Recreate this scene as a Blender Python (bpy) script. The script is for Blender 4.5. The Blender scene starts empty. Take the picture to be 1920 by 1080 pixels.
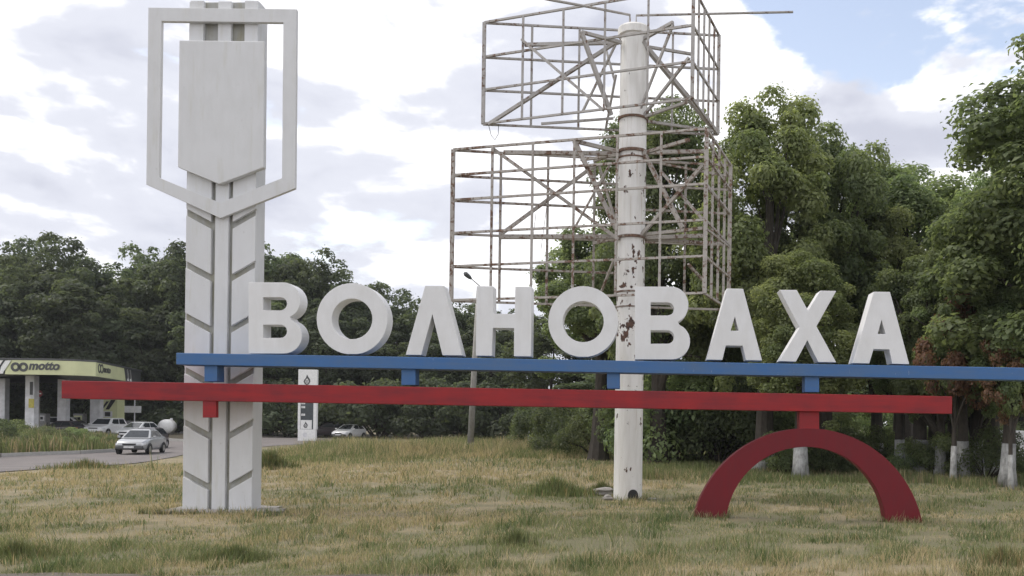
import bpy, bmesh, math, random
import numpy as np
from mathutils import Vector, Matrix
from mathutils.geometry import tessellate_polygon

random.seed(7)
RNG = np.random.default_rng(11)
scene = bpy.context.scene
COL = scene.collection

# ------------------------------------------------------------------ camera
F, CX, CY, ROLL, EYE = 1600.0, 1200.0, 791.0, 0.014, 1.75     # pixels of the 1920x1080 photo, metres
cam_d = bpy.data.cameras.new('camera')
cam = bpy.data.objects.new('camera', cam_d)
COL.objects.link(cam)
cam_d.sensor_width = 36.0
cam_d.lens = F / 1920 * 36.0
cam_d.shift_x = (960 - CX) / 1920
cam_d.shift_y = (CY - 540) / 1920
cam_d.clip_start = 0.1
cam_d.clip_end = 4000
cam.matrix_world = Matrix.Translation((0, 0, EYE)) @ Matrix.Rotation(math.pi / 2, 4, 'X') @ Matrix.Rotation(ROLL, 4, 'Z')
scene.camera = cam

# ------------------------------------------------------------------ sky
SUN_DIR = Vector((-0.62, 0.04, 1.0)).normalized()
world = bpy.data.worlds.new('World')
scene.world = world
world.use_nodes = True
wt = world.node_tree
wt.nodes.clear()
def wn(kind, **kw):
    n = wt.nodes.new(kind)
    for k, v in kw.items():
        setattr(n, k, v)
    return n
def wmath(op, a, b=None, c=None, clamp=False):
    n = wn('ShaderNodeMath', operation=op, use_clamp=clamp)
    for i, v in enumerate((a, b, c)):
        if v is None: continue
        if isinstance(v, (int, float)): n.inputs[i].default_value = v
        else: wt.links.new(v, n.inputs[i])
    return n.outputs[0]
def wramp(fac, stops, interp='EASE'):
    n = wn('ShaderNodeValToRGB')
    n.color_ramp.interpolation = interp
    el = n.color_ramp.elements
    while len(el) < len(stops): el.new(0.5)
    for e, (p, c) in zip(el, stops):
        e.position = p
        e.color = (c, c, c, 1) if isinstance(c, (int, float)) else (*c, 1)
    wt.links.new(fac, n.inputs[0])
    return n.outputs[0]
sky = wn('ShaderNodeTexSky', sky_type='NISHITA', sun_disc=False)
sky.sun_elevation = math.asin(SUN_DIR.z)
sky.sun_rotation = math.atan2(SUN_DIR.x, SUN_DIR.y)
sky.air_density = 1.0
sky.dust_density = 1.5
tc = wn('ShaderNodeTexCoord')
mp = wn('ShaderNodeMapping')
mp.inputs['Scale'].default_value = (1.0, 1.0, 2.3)
mp.inputs['Location'].default_value = (0.35, 0.1, 0.62)
wt.links.new(tc.outputs['Generated'], mp.inputs['Vector'])
def wnoise(scale, detail, rough, dist=0.0, vec=None):
    n = wn('ShaderNodeTexNoise')
    n.inputs['Scale'].default_value = scale
    n.inputs['Detail'].default_value = detail
    n.inputs['Roughness'].default_value = rough
    n.inputs['Distortion'].default_value = dist
    wt.links.new(vec or mp.outputs['Vector'], n.inputs['Vector'])
    return n.outputs['Fac']
cover_n = wnoise(2.6, 9, 0.56, 0.25)
shade_n = wnoise(4.2, 7, 0.5, 0.35)
fine_n = wnoise(11.0, 6, 0.55, 0.2)
sep = wn('ShaderNodeSeparateXYZ')
wt.links.new(tc.outputs['Generated'], sep.inputs[0])
# the cover opens towards the upper right of the view: a broad clear stretch of sky
vd = wn('ShaderNodeVectorMath', operation='DOT_PRODUCT')
CLEAR = Vector((0.40, 0.62, 0.68)).normalized()
vd.inputs[1].default_value = CLEAR
wt.links.new(tc.outputs['Generated'], vd.inputs[0])
open_f = wramp(vd.outputs['Value'], [(0.862, 0.0), (0.908, 1.0)])
cov = wmath('ADD', cover_n, wmath('MULTIPLY', wmath('SUBTRACT', fine_n, 0.5), 0.16))
cov = wmath('SUBTRACT', cov, wmath('MULTIPLY', open_f, 0.28))
mask = wramp(cov, [(0.30, 0.0), (0.35, 1.0)])
sh = wmath('ADD', wmath('MULTIPLY', shade_n, 0.8), wmath('MULTIPLY', fine_n, 0.25))
cloud = wramp(sh, [(0.40, (1.08, 1.08, 1.10)), (0.515, (0.88, 0.88, 0.91)), (0.58, (0.57, 0.585, 0.65)), (0.71, (0.45, 0.465, 0.54))])
csc = wn('ShaderNodeVectorMath', operation='SCALE')
csc.inputs['Scale'].default_value = 10.0
wt.links.new(cloud, csc.inputs[0])
ssc = wn('ShaderNodeVectorMath', operation='MULTIPLY')
ssc.inputs[1].default_value = (2.7, 2.15, 1.75)
wt.links.new(sky.outputs[0], ssc.inputs[0])
mx = wn('ShaderNodeMix', data_type='RGBA')
wt.links.new(mask, mx.inputs['Factor'])
wt.links.new(ssc.outputs[0], mx.inputs['A'])
wt.links.new(csc.outputs[0], mx.inputs['B'])
bg = wn('ShaderNodeBackground')
bg.inputs['Strength'].default_value = 0.10
wt.links.new(mx.outputs['Result'], bg.inputs['Color'])
wo = wn('ShaderNodeOutputWorld')
wt.links.new(bg.outputs[0], wo.inputs['Surface'])

# ------------------------------------------------------------------ sun and exposure
sun_d = bpy.data.lights.new('sun', 'SUN')
sun_d.energy = 1.5
sun_d.angle = math.radians(14)
sun_d.color = (1.0, 0.95, 0.87)
sun = bpy.data.objects.new('sun', sun_d)
COL.objects.link(sun)
sun.rotation_euler = SUN_DIR.to_track_quat('Z', 'Y').to_euler()
sun.location = (0, 0, 40)
scene.view_settings.view_transform = 'Standard'
scene.view_settings.look = 'None'
scene.view_settings.gamma = 1.0
scene.view_settings.exposure = 0.55
scene.view_settings.use_curve_mapping = False
scene.render.engine = 'CYCLES'
scene.cycles.max_bounces = 6
scene.cycles.transparent_max_bounces = 8

# ------------------------------------------------------------------ helpers
CR, SR = math.cos(ROLL), math.sin(ROLL)
def P(x, y, d):
    """photo pixel at distance d (metres along the view) -> world point"""
    dx, dy = x - CX, CY - y
    return Vector(((dx * CR - dy * SR) / F * d, d, EYE + (dx * SR + dy * CR) / F * d))

def sstep(t):
    t = np.clip(t, 0, 1)
    return t * t * (3 - 2 * t)
def ground_z(x, y):
    left = -0.13 - 0.40 * sstep((y - 18) / 25) + 0.24 * sstep((y - 55) / 25)
    mid = -0.05 - 0.26 * sstep((y - 26) / 60)
    k = sstep((-np.asarray(x, float) - 1) / 24)
    k2 = sstep((-np.asarray(x, float) - 1) / 8)
    near = sstep((26 - np.asarray(y, float)) / 10)
    kk = k * (1 - near) + k2 * near
    bump = 0.03 * np.sin(x * 0.7 + 1.3) * np.sin(y * 0.5 + 0.4) * sstep((np.asarray(y, float) - 11) / 4)
    return mid * (1 - kk) + left * kk + bump
def gz(x, y):
    return float(ground_z(np.float64(x), np.float64(y)))
def on_ground(x, y):
    lo, hi = 4.0, 400.0
    for _ in range(60):
        m = (lo + hi) / 2
        p = P(x, y, m)
        if p.z > gz(p.x, p.y): lo = m
        else: hi = m
    return P(x, y, (lo + hi) / 2)
def ground_at(x, d):
    """point of the ground under photo column x at distance d"""
    p = P(x, CY, d)
    p.z = gz(p.x, p.y)
    return p

_T = np.random.default_rng(5).random((256, 256))
def vnoise(x, y):
    xi, yi = np.floor(x).astype(int), np.floor(y).astype(int)
    fx, fy = sstep(x - xi), sstep(y - yi)
    a = _T[xi & 255, yi & 255]; b = _T[(xi + 1) & 255, yi & 255]
    c = _T[xi & 255, (yi + 1) & 255]; d = _T[(xi + 1) & 255, (yi + 1) & 255]
    return (a * (1 - fx) + b * fx) * (1 - fy) + (c * (1 - fx) + d * fx) * fy
def fbm(x, y, o=4):
    s, a, t = 0.0, 1.0, 0.0
    for i in range(o):
        s = s + a * vnoise(x * 2 ** i + 17.3 * i, y * 2 ** i + 9.1 * i); t += a; a *= 0.5
    return s / t

def tag(o, label, category=None, group=None, kind=None):
    if label: o['label'] = label
    if category: o['category'] = category
    if group: o['group'] = group
    if kind: o['kind'] = kind
    return o
def empty(name, loc, rz=0.0):
    o = bpy.data.objects.new(name, None)
    o.empty_display_size = 0.2
    o.location = loc
    o.rotation_euler = (0, 0, rz)
    COL.objects.link(o)
    return o
def link_mesh(name, me, mat, parent=None, world_coords=True, smooth=False):
    o = bpy.data.objects.new(name, me)
    if mat is not None: me.materials.append(mat)
    if smooth:
        me.polygons.foreach_set('use_smooth', np.ones(len(me.polygons), bool))
    COL.objects.link(o)
    if parent is not None:
        o.parent = parent
        if world_coords and parent.type == 'EMPTY':
            o.matrix_parent_inverse = Matrix.Translation(-Vector(parent.location))
    return o

class MB:
    def __init__(s): s.v, s.f = [], []
    def add(s, vs, fs):
        k = len(s.v)
        s.v += [tuple(v) for v in vs]
        s.f += [tuple(i + k for i in f) for f in fs]
        return s
    def box(s, x0, x1, y0, y1, z0, z1):
        vs = [(x, y, z) for z in (z0, z1) for y in (y0, y1) for x in (x0, x1)]
        return s.add(vs, [(0, 2, 3, 1), (4, 5, 7, 6), (0, 1, 5, 4), (2, 6, 7, 3), (0, 4, 6, 2), (1, 3, 7, 5)])
    def tube(s, p0, p1, r0, r1=None, n=10, cap=True, phase=0.0):
        p0, p1 = Vector(p0), Vector(p1)
        r1 = r0 if r1 is None else r1
        ax = (p1 - p0).normalized()
        ref = Vector((0, 0, 1)) if abs(ax.z) < 0.95 else Vector((1, 0, 0))
        a = ax.cross(ref).normalized(); b = ax.cross(a)
        vs = []
        for p, r in ((p0, r0), (p1, r1)):
            for i in range(n):
                t = 2 * math.pi * i / n + phase
                vs.append(p + (a * math.cos(t) + b * math.sin(t)) * r)
        fs = [(i, i + n, (i + 1) % n + n, (i + 1) % n) for i in range(n)]
        if cap: fs += [tuple(range(n)), tuple(range(2 * n - 1, n - 1, -1))]
        return s.add(vs, fs)
    def bar(s, p0, p1, w):
        return s.tube(p0, p1, w * 0.7071, n=4, phase=math.pi / 4)
    def path(s, pts, rads, n=8):
        """bent tapered tube through points"""
        rings = []
        pts = [Vector(p) for p in pts]
        prev = None
        for i, p in enumerate(pts):
            ax = (pts[min(i + 1, len(pts) - 1)] - pts[max(i - 1, 0)]).normalized()
            if prev is None:
                ref = Vector((1, 0, 0)) if abs(ax.x) < 0.9 else Vector((0, 1, 0))
                a = (ref - ax * ref.dot(ax)).normalized()
            else:
                a = (prev - ax * prev.dot(ax)).normalized()
            prev = a
            b = ax.cross(a)
            rings.append([p + (a * math.cos(2 * math.pi * j / n) + b * math.sin(2 * math.pi * j / n)) * rads[i] for j in range(n)])
        vs = [v for r in rings for v in r]
        fs = []
        for i in range(len(pts) - 1):
            for j in range(n):
                fs.append((i * n + j, i * n + (j + 1) % n, (i + 1) * n + (j + 1) % n, (i + 1) * n + j))
        fs += [tuple(range(n - 1, -1, -1)), tuple(range((len(pts) - 1) * n, len(pts) * n))]
        return s.add(vs, fs)
    def lathe(s, c, prof, n=24):
        """prof: (radius, z) list round the vertical axis through c"""
        vs = [(c[0] + r * math.cos(2 * math.pi * i / n), c[1] + r * math.sin(2 * math.pi * i / n), c[2] + z) for r, z in prof for i in range(n)]
        fs = []
        for k in range(len(prof) - 1):
            for i in range(n):
                fs.append((k * n + i, k * n + (i + 1) % n, (k + 1) * n + (i + 1) % n, (k + 1) * n + i))
        fs += [tuple(range(n - 1, -1, -1)), tuple(range((len(prof) - 1) * n, len(prof) * n))]
        return s.add(vs, fs)
    def prism(s, outer, depth, holes=()):
        """outer/holes: lists of Vector lying in a plane y = const; extruded along +y by depth"""
        loops = [list(outer)] + [list(h) for h in holes]
        tris = tessellate_polygon(loops)
        flat = [p for l in loops for p in l]
        n = len(flat)
        vs = flat + [p + Vector((0, depth, 0)) for p in flat]
        fs = []
        for t in tris:
            a, b, c = (flat[i] for i in t)
            if (b - a).cross(c - a).y > 0: t = (t[0], t[2], t[1])
            fs.append(tuple(t)); fs.append(tuple(i + n for i in reversed(t)))
        k = 0
        for li, l in enumerate(loops):
            m = len(l)
            area = sum(l[i].x * l[(i + 1) % m].z - l[(i + 1) % m].x * l[i].z for i in range(m))
            flip = (area > 0) != (li > 0)
            for i in range(m):
                a, b = k + i, k + (i + 1) % m
                fs.append((a, a + n, b + n, b) if flip else (a, b, b + n, a + n))
            k += m
        return s.add(vs, fs)
    def mesh(s, name):
        me = bpy.data.meshes.new(name)
        me.from_pydata(s.v, [], s.f)
        me.update()
        return me
    def build(s, name, mat, parent=None, smooth=False, bevel=0.0, world_coords=True):
        o = link_mesh(name, s.mesh(name), mat, parent, world_coords, smooth)
        if bevel:
            b = o.modifiers.new('bevel', 'BEVEL')
            b.width = bevel; b.segments = 2; b.limit_method = 'ANGLE'; b.angle_limit = math.radians(40)
        return o
def px_poly(pts, d): return [P(x, y, d) for x, y in pts]

def np_mesh(name, verts, faces, cols=None):
    me = bpy.data.meshes.new(name)
    nf, k = faces.shape
    me.vertices.add(len(verts)); me.vertices.foreach_set('co', np.ascontiguousarray(verts, np.float32).ravel())
    me.loops.add(nf * k); me.loops.foreach_set('vertex_index', np.ascontiguousarray(faces, np.int32).ravel())
    me.polygons.add(nf)
    me.polygons.foreach_set('loop_start', np.arange(0, nf * k, k, dtype=np.int32))
    me.polygons.foreach_set('loop_total', np.full(nf, k, np.int32))
    me.update(calc_edges=True)
    if cols is not None:
        at = me.color_attributes.new('col', 'FLOAT_COLOR', 'POINT')
        c4 = np.ones((len(verts), 4), np.float32); c4[:, :3] = cols
        at.data.foreach_set('color', c4.ravel())
    return me

# ------------------------------------------------------------------ materials
class NT:
    def __init__(s, name):
        s.m = bpy.data.materials.new(name); s.m.use_nodes = True
        s.t = s.m.node_tree; s.t.nodes.clear()
        s.out = s.n('ShaderNodeOutputMaterial')
        s.b = s.n('ShaderNodeBsdfPrincipled')
        s.t.links.new(s.b.outputs[0], s.out.inputs['Surface'])
        s.geo = s.n('ShaderNodeNewGeometry')
    def n(s, kind, **kw):
        n = s.t.nodes.new(kind)
        for k, v in kw.items(): setattr(n, k, v)
        return n
    def l(s, a, b): s.t.links.new(a, b)
    def noise(s, scale, detail=4, rough=0.55, stretch=None, vec=None, loc=(0, 0, 0)):
        n = s.n('ShaderNodeTexNoise')
        n.inputs['Scale'].default_value = scale; n.inputs['Detail'].default_value = detail; n.inputs['Roughness'].default_value = rough
        v = vec or s.geo.outputs['Position']
        mpn = s.n('ShaderNodeMapping')
        mpn.inputs['Scale'].default_value = stretch or (1, 1, 1)
        mpn.inputs['Location'].default_value = loc
        s.l(v, mpn.inputs['Vector']); s.l(mpn.outputs[0], n.inputs['Vector'])
        return n.outputs['Fac']
    def ramp(s, fac, stops, interp='LINEAR'):
        n = s.n('ShaderNodeValToRGB'); n.color_ramp.interpolation = interp
        el = n.color_ramp.elements
        while len(el) < len(stops): el.new(0.5)
        for e, (p, c) in zip(el, stops):
            e.position = p; e.color = (c, c, c, 1) if isinstance(c, (int, float)) else (*c, 1)
        s.l(fac, n.inputs[0])
        return n.outputs[0]
    def mix(s, fac, a, b, mode='MIX'):
        n = s.n('ShaderNodeMix', data_type='RGBA', blend_type=mode)
        for i, v in (('Factor', fac), ('A', a), ('B', b)):
            if isinstance(v, (int, float)): n.inputs[i].default_value = v
            elif isinstance(v, tuple): n.inputs[i].default_value = (*v, 1)
            else: s.l(v, n.inputs[i])
        return n.outputs['Result']
    def bump(s, h, strength=0.2, dist=0.01):
        n = s.n('ShaderNodeBump'); n.inputs['Strength'].default_value = strength; n.inputs['Distance'].default_value = dist
        s.l(h, n.inputs['Height']); s.l(n.outputs[0], s.b.inputs['Normal'])
    def color(s, c): s.l(c, s.b.inputs['Base Color'])
    def rough(s, r): s.b.inputs['Roughness'].default_value = r

def paint(name, base, dirt, amt=0.35, rough=0.6, streak=(5, 5, 0.7), scale=2.0, chips=None):
    n = NT(name)
    big = n.noise(scale, 6, 0.6)
    st = n.noise(3.0, 5, 0.6, streak)
    f = n.ramp(n.mix(0.5, big, st), [(0.40, 0.0), (0.68, amt)])
    c = n.mix(f, base, dirt)
    fine = n.noise(38, 3, 0.6)
    c = n.mix(n.ramp(fine, [(0.62, 0.0), (0.72, 0.22)]), c, dirt)
    if chips:
        cf = n.noise(chips[1], 5, 0.7, chips[3] if len(chips) > 3 else None)
        c = n.mix(n.ramp(cf, [(chips[2], 0.0), (chips[2] + 0.03, 1.0)]), c, chips[0])
    n.color(c); n.rough(rough); n.b.inputs['Specular IOR Level'].default_value = 0.3
    n.bump(n.noise(60, 4, 0.6), 0.15, 0.004)
    return n.m
def plain(name, base, rough=0.5, metallic=0.0, var=0.12, scale=6.0):
    n = NT(name)
    f = n.noise(scale, 4, 0.6)
    d = tuple(c * (1 - 2 * var) for c in base); u = tuple(min(1, c * (1 + var)) for c in base)
    n.color(n.ramp(f, [(0.3, d), (0.7, u)])); n.rough(rough); n.b.inputs['Metallic'].default_value = metallic
    return n.m
M = {}
M['white_concrete'] = paint('white_concrete', (0.66, 0.66, 0.66), (0.50, 0.49, 0.46), 0.32, 0.7, streak=(2.2, 2.2, 0.6))
M['white_letter'] = paint('white_letter', (0.75, 0.75, 0.76), (0.58, 0.57, 0.55), 0.5, 0.6, scale=1.6, streak=(2, 2, 0.7))
def stained(name, base, dirt, stain):
    n = NT(name)
    c = n.mix(n.ramp(n.mix(0.5, n.noise(1.7, 6, 0.6), n.noise(3.0, 5, 0.6, (2.2, 2.2, 0.6))), [(0.40, 0.0), (0.68, 0.42)]), base, dirt)
    run = n.ramp(n.noise(2.4, 5, 0.65, (3.2, 3.2, 0.35), loc=(4, 2, 1)), [(0.56, 0.0), (0.74, 0.42)])
    c = n.mix(run, c, stain)
    c = n.mix(n.ramp(n.noise(16, 5, 0.7), [(0.66, 0.0), (0.70, 0.6)]), c, (0.33, 0.31, 0.28))
    n.color(c); n.rough(0.75); n.b.inputs['Specular IOR Level'].default_value = 0.3
    n.bump(n.noise(26, 5, 0.65), 0.25, 0.006)
    return n.m
M['pylon_white'] = stained('pylon_white', (0.66, 0.665, 0.675), (0.53, 0.53, 0.525), (0.52, 0.51, 0.44))
M['core'] = paint('core_concrete', (0.38, 0.38, 0.365), (0.27, 0.25, 0.15), 0.7, 0.85)
M['blue'] = paint('blue_paint', (0.055, 0.145, 0.34), (0.095, 0.155, 0.26), 0.8, 0.6, streak=(0.6, 3, 6), chips=((0.50, 0.55, 0.60), 4.0, 0.70, (7, 7, 0.8)))
M['red'] = paint('red_paint', (0.32, 0.023, 0.026), (0.17, 0.022, 0.030), 1.0, 0.6, streak=(0.5, 3, 6))
M['dark_red'] = paint('dark_red_paint', (0.165, 0.011, 0.018), (0.12, 0.018, 0.024), 0.6, 0.6)
def rusty(name, paintc, thr, scale=9.0):
    n = NT(name)
    f1 = n.noise(scale, 6, 0.68, loc=(3, 1, 7))
    f2 = n.noise(1.3, 3, 0.5)
    f = n.mix(0.32, f1, f2)
    rust = n.ramp(n.noise(24, 4, 0.7), [(0.35, (0.075, 0.045, 0.032)), (0.6, (0.20, 0.115, 0.075)), (0.75, (0.30, 0.19, 0.14))])
    c = n.mix(n.ramp(n.noise(5, 4, 0.6), [(0.35, 0.0), (0.7, 0.5)]), paintc, (0.27, 0.245, 0.22))
    n.color(n.mix(n.ramp(f, [(thr, 0.0), (thr + 0.05, 1.0)]), c, rust)); n.rough(0.75)
    n.bump(f1, 0.3, 0.004)
    return n.m
M['bar_upper'] = rusty('upper_bars_paint', (0.42, 0.405, 0.39), 0.545)
M['bar_lower'] = rusty('lower_bars_paint', (0.43, 0.40, 0.365), 0.515)
M['rust'] = rusty('rusty_flange', (0.30, 0.27, 0.24), 0.44)
def pole_mat():
    n = NT('pole_paint')
    pos = n.geo.outputs['Position']
    c = n.mix(n.ramp(n.noise(2.2, 5, 0.6, (4, 4, 0.5)), [(0.4, 0.0), (0.7, 0.6)]), (0.80, 0.79, 0.77), (0.62, 0.60, 0.56))
    rust = n.ramp(n.noise(14, 4, 0.7), [(0.35, (0.03, 0.018, 0.014)), (0.65, (0.14, 0.07, 0.045))])
    spots = n.noise(5.5, 4, 0.6, (1, 1, 0.62), loc=(1.7, 0.4, 2.2))
    sx = n.n('ShaderNodeSeparateXYZ'); n.l(pos, sx.inputs[0])
    dv = n.n('ShaderNodeMath', operation='DIVIDE'); n.l(sx.outputs['Z'], dv.inputs[0]); dv.inputs[1].default_value = 11.0
    # rustier between the lower frame and the sign letters
    n2 = n.ramp(dv.outputs[0], [(0.0, 0.0), (0.2, 0.035), (0.27, 0.075), (0.36, 0.13), (0.47, 0.095), (0.66, 0.07), (0.74, 0.03), (1.0, 0.01)])
    ad = n.n('ShaderNodeMath', operation='ADD'); n.l(spots, ad.inputs[0]); n.l(n2, ad.inputs[1])
    f = n.ramp(ad.outputs[0], [(0.675, 0.0), (0.70, 1.0)])
    run = n.ramp(n.noise(6, 3, 0.6, (2.2, 2.2, 0.12), loc=(1.7, 0.4, 2.2)), [(0.60, 0.0), (0.75, 0.45)])
    c = n.mix(run, c, (0.36, 0.27, 0.17))
    n.color(n.mix(f, c, rust)); n.rough(0.7); n.bump(spots, 0.15, 0.005)
    return n.m
M['pole'] = pole_mat()
M['black'] = plain('black_plastic', (0.018, 0.018, 0.02), 0.5)
M['tyre'] = plain('tyre_rubber', (0.02, 0.02, 0.02), 0.85)
M['grey_concrete'] = paint('grey_concrete', (0.34, 0.33, 0.31), (0.20, 0.19, 0.17), 0.7, 0.9, scale=5)
M['stone'] = paint('rubble_stone', (0.30, 0.28, 0.26), (0.16, 0.15, 0.13), 0.8, 0.9, scale=7)
M['kerb'] = paint('kerb_concrete', (0.42, 0.41, 0.39), (0.28, 0.27, 0.25), 0.6, 0.9, scale=4)
M['glass'] = plain('car_glass', (0.03, 0.035, 0.04), 0.08)
M['lamp_glass'] = plain('lamp_glass', (0.65, 0.66, 0.68), 0.15)
M['chrome'] = plain('rim_metal', (0.45, 0.45, 0.46), 0.35, 0.8)
M['plate'] = plain('number_plate_white', (0.7, 0.7, 0.7), 0.5)
M['tail'] = plain('tail_lamp_red', (0.35, 0.02, 0.02), 0.3)
M['lime'] = plain('pale_lime_panel', (0.66, 0.68, 0.40), 0.45, var=0.08, scale=0.5)
M['fascia_dark'] = plain('dark_grey_fascia', (0.075, 0.078, 0.08), 0.5)
M['canopy_white'] = plain('canopy_white', (0.74, 0.74, 0.76), 0.6, scale=1.5)
M['canopy_under'] = plain('canopy_soffit', (0.30, 0.30, 0.30), 0.7)
M['sign_white'] = plain('sign_white', (0.80, 0.80, 0.79), 0.5, var=0.06)
M['display'] = plain('display_dark', (0.06, 0.07, 0.075), 0.3)
M['yellow'] = plain('yellow_notice', (0.55, 0.48, 0.10), 0.6)
M['sign_red'] = plain('sign_red', (0.30, 0.05, 0.05), 0.5)
def carpaint(name, c):
    m = plain(name, c, 0.28, 0.0, var=0.03)
    b = [n for n in m.node_tree.nodes if n.type == 'BSDF_PRINCIPLED'][0]
    b.inputs['Coat Weight'].default_value = 0.6; b.inputs['Coat Roughness'].default_value = 0.08
    return m
M['silver'] = carpaint('silver_car_paint', (0.36, 0.37, 0.38))
M['pale'] = carpaint('pale_car_paint', (0.50, 0.51, 0.51))
M['car_white'] = carpaint('white_car_paint', (0.72, 0.72, 0.72))
M['dark_car'] = carpaint('dark_car_paint', (0.055, 0.045, 0.05))
M['red_car'] = carpaint('red_car_paint', (0.34, 0.03, 0.05))

def leaf_mat(name, gain=1.0, trans=0.5):
    m = bpy.data.materials.new(name); m.use_nodes = True
    t = m.node_tree; t.nodes.clear()
    at = t.nodes.new('ShaderNodeAttribute'); at.attribute_name = 'col'
    oi = t.nodes.new('ShaderNodeObjectInfo')
    hs = t.nodes.new('ShaderNodeHueSaturation')
    mr = t.nodes.new('ShaderNodeMapRange'); mr.inputs['To Min'].default_value = 0.82 * gain; mr.inputs['To Max'].default_value = 1.2 * gain
    t.links.new(oi.outputs['Random'], mr.inputs['Value']); t.links.new(mr.outputs[0], hs.inputs['Value'])
    mr2 = t.nodes.new('ShaderNodeMapRange'); mr2.inputs['To Min'].default_value = 0.488; mr2.inputs['To Max'].default_value = 0.51
    t.links.new(oi.outputs['Random'], mr2.inputs['Value']); t.links.new(mr2.outputs[0], hs.inputs['Hue'])
    t.links.new(at.outputs['Color'], hs.inputs['Color'])
    b = t.nodes.new('ShaderNodeBsdfPrincipled'); b.inputs['Roughness'].default_value = 0.55
    b.inputs['Specular IOR Level'].default_value = 0.35
    tr = t.nodes.new('ShaderNodeBsdfTranslucent')
    ms = t.nodes.new('ShaderNodeMixShader'); ms.inputs[0].default_value = trans
    out = t.nodes.new('ShaderNodeOutputMaterial')
    t.links.new(hs.outputs[0], b.inputs['Base Color']); tg_ = t.nodes.new('ShaderNodeVectorMath'); tg_.operation = 'MULTIPLY'; tg_.inputs[1].default_value = (1.8, 1.8, 1.25)
    t.links.new(hs.outputs[0], tg_.inputs[0]); t.links.new(tg_.outputs[0], tr.inputs['Color'])
    t.links.new(b.outputs[0], ms.inputs[1]); t.links.new(tr.outputs[0], ms.inputs[2]); t.links.new(ms.outputs[0], out.inputs['Surface'])
    return m
M['leaf'] = leaf_mat('broad_leaf')
M['leaf_far'] = leaf_mat('wood_leaf')
M['grass'] = leaf_mat('grass_blade', trans=0.25)
M['bark'] = paint('bark', (0.075, 0.065, 0.055), (0.035, 0.03, 0.027), 0.8, 0.95, streak=(7, 7, 1.2), scale=6)
M['whitewash'] = paint('whitewashed_bark', (0.46, 0.46, 0.46), (0.16, 0.16, 0.15), 1.0, 0.95, streak=(5, 5, 2), scale=5)

# ------------------------------------------------------------------ ground, roads
def lawn_colour(x, y):
    """dry straw and green patches of the lawn (the grass itself has these colours)"""
    n1 = fbm(x * 0.22 + 31, y * 0.38 + 4, 4)
    n2 = fbm(x * 1.7 + 3, y * 2.0 + 8, 4)
    d = sstep((n1 * 0.52 + n2 * 0.48 - 0.41) / 0.24)
    d = np.clip(d + 0.5 * sstep((y - 21) / 5) * sstep((36 - y) / 6) * sstep((4 - x) / 4) - 0.45 * sstep((x - 1) / 5) * sstep((y - 17.5) / 3), 0, 1)
    return d
xs = np.concatenate([np.linspace(-900, -75, 18)[:-1], np.linspace(-75, 45, 241)[:-1], np.linspace(45, 900, 18)])
ys = np.concatenate([np.linspace(-60, 8, 10)[:-1], np.linspace(8, 120, 225)[:-1], np.linspace(120, 1500, 24)])
gx, gy = np.meshgrid(xs, ys)
gzv = ground_z(gx, gy)
gv = np.stack([gx, gy, gzv], -1).reshape(-1, 3)
ni, nj = gx.shape
ii = (np.arange(ni - 1)[:, None] * nj + np.arange(nj - 1)[None]).ravel()
gf = np.stack([ii, ii + 1, ii + nj + 1, ii + nj], 1)
dry = lawn_colour(gv[:, 0], gv[:, 1])[:, None]
gcol = (1 - dry) * np.array([[0.13, 0.13, 0.065]]) + dry * np.array([[0.30, 0.245, 0.15]])
gn = NT('lawn_soil')
ga = gn.n('ShaderNodeAttribute'); ga.attribute_name = 'col'
gc = gn.mix(gn.ramp(gn.noise(9, 6, 0.65), [(0.35, 0.0), (0.7, 0.55)]), ga.outputs['Color'], (0.10, 0.085, 0.055))
gc = gn.mix(gn.ramp(gn.noise(42, 4, 0.7), [(0.4, 0.0), (0.75, 0.45)]), gc, (0.30, 0.25, 0.15))
gn.color(gc); gn.rough(0.95); gn.bump(gn.noise(30, 5, 0.7), 0.6, 0.05)
M['ground'] = gn.m
g = link_mesh('ground', np_mesh('ground', gv, gf, gcol), M['ground'], smooth=True)
tag(g, 'patchy lawn ground of dry straw and green under the town sign', 'ground', kind='structure')

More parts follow.
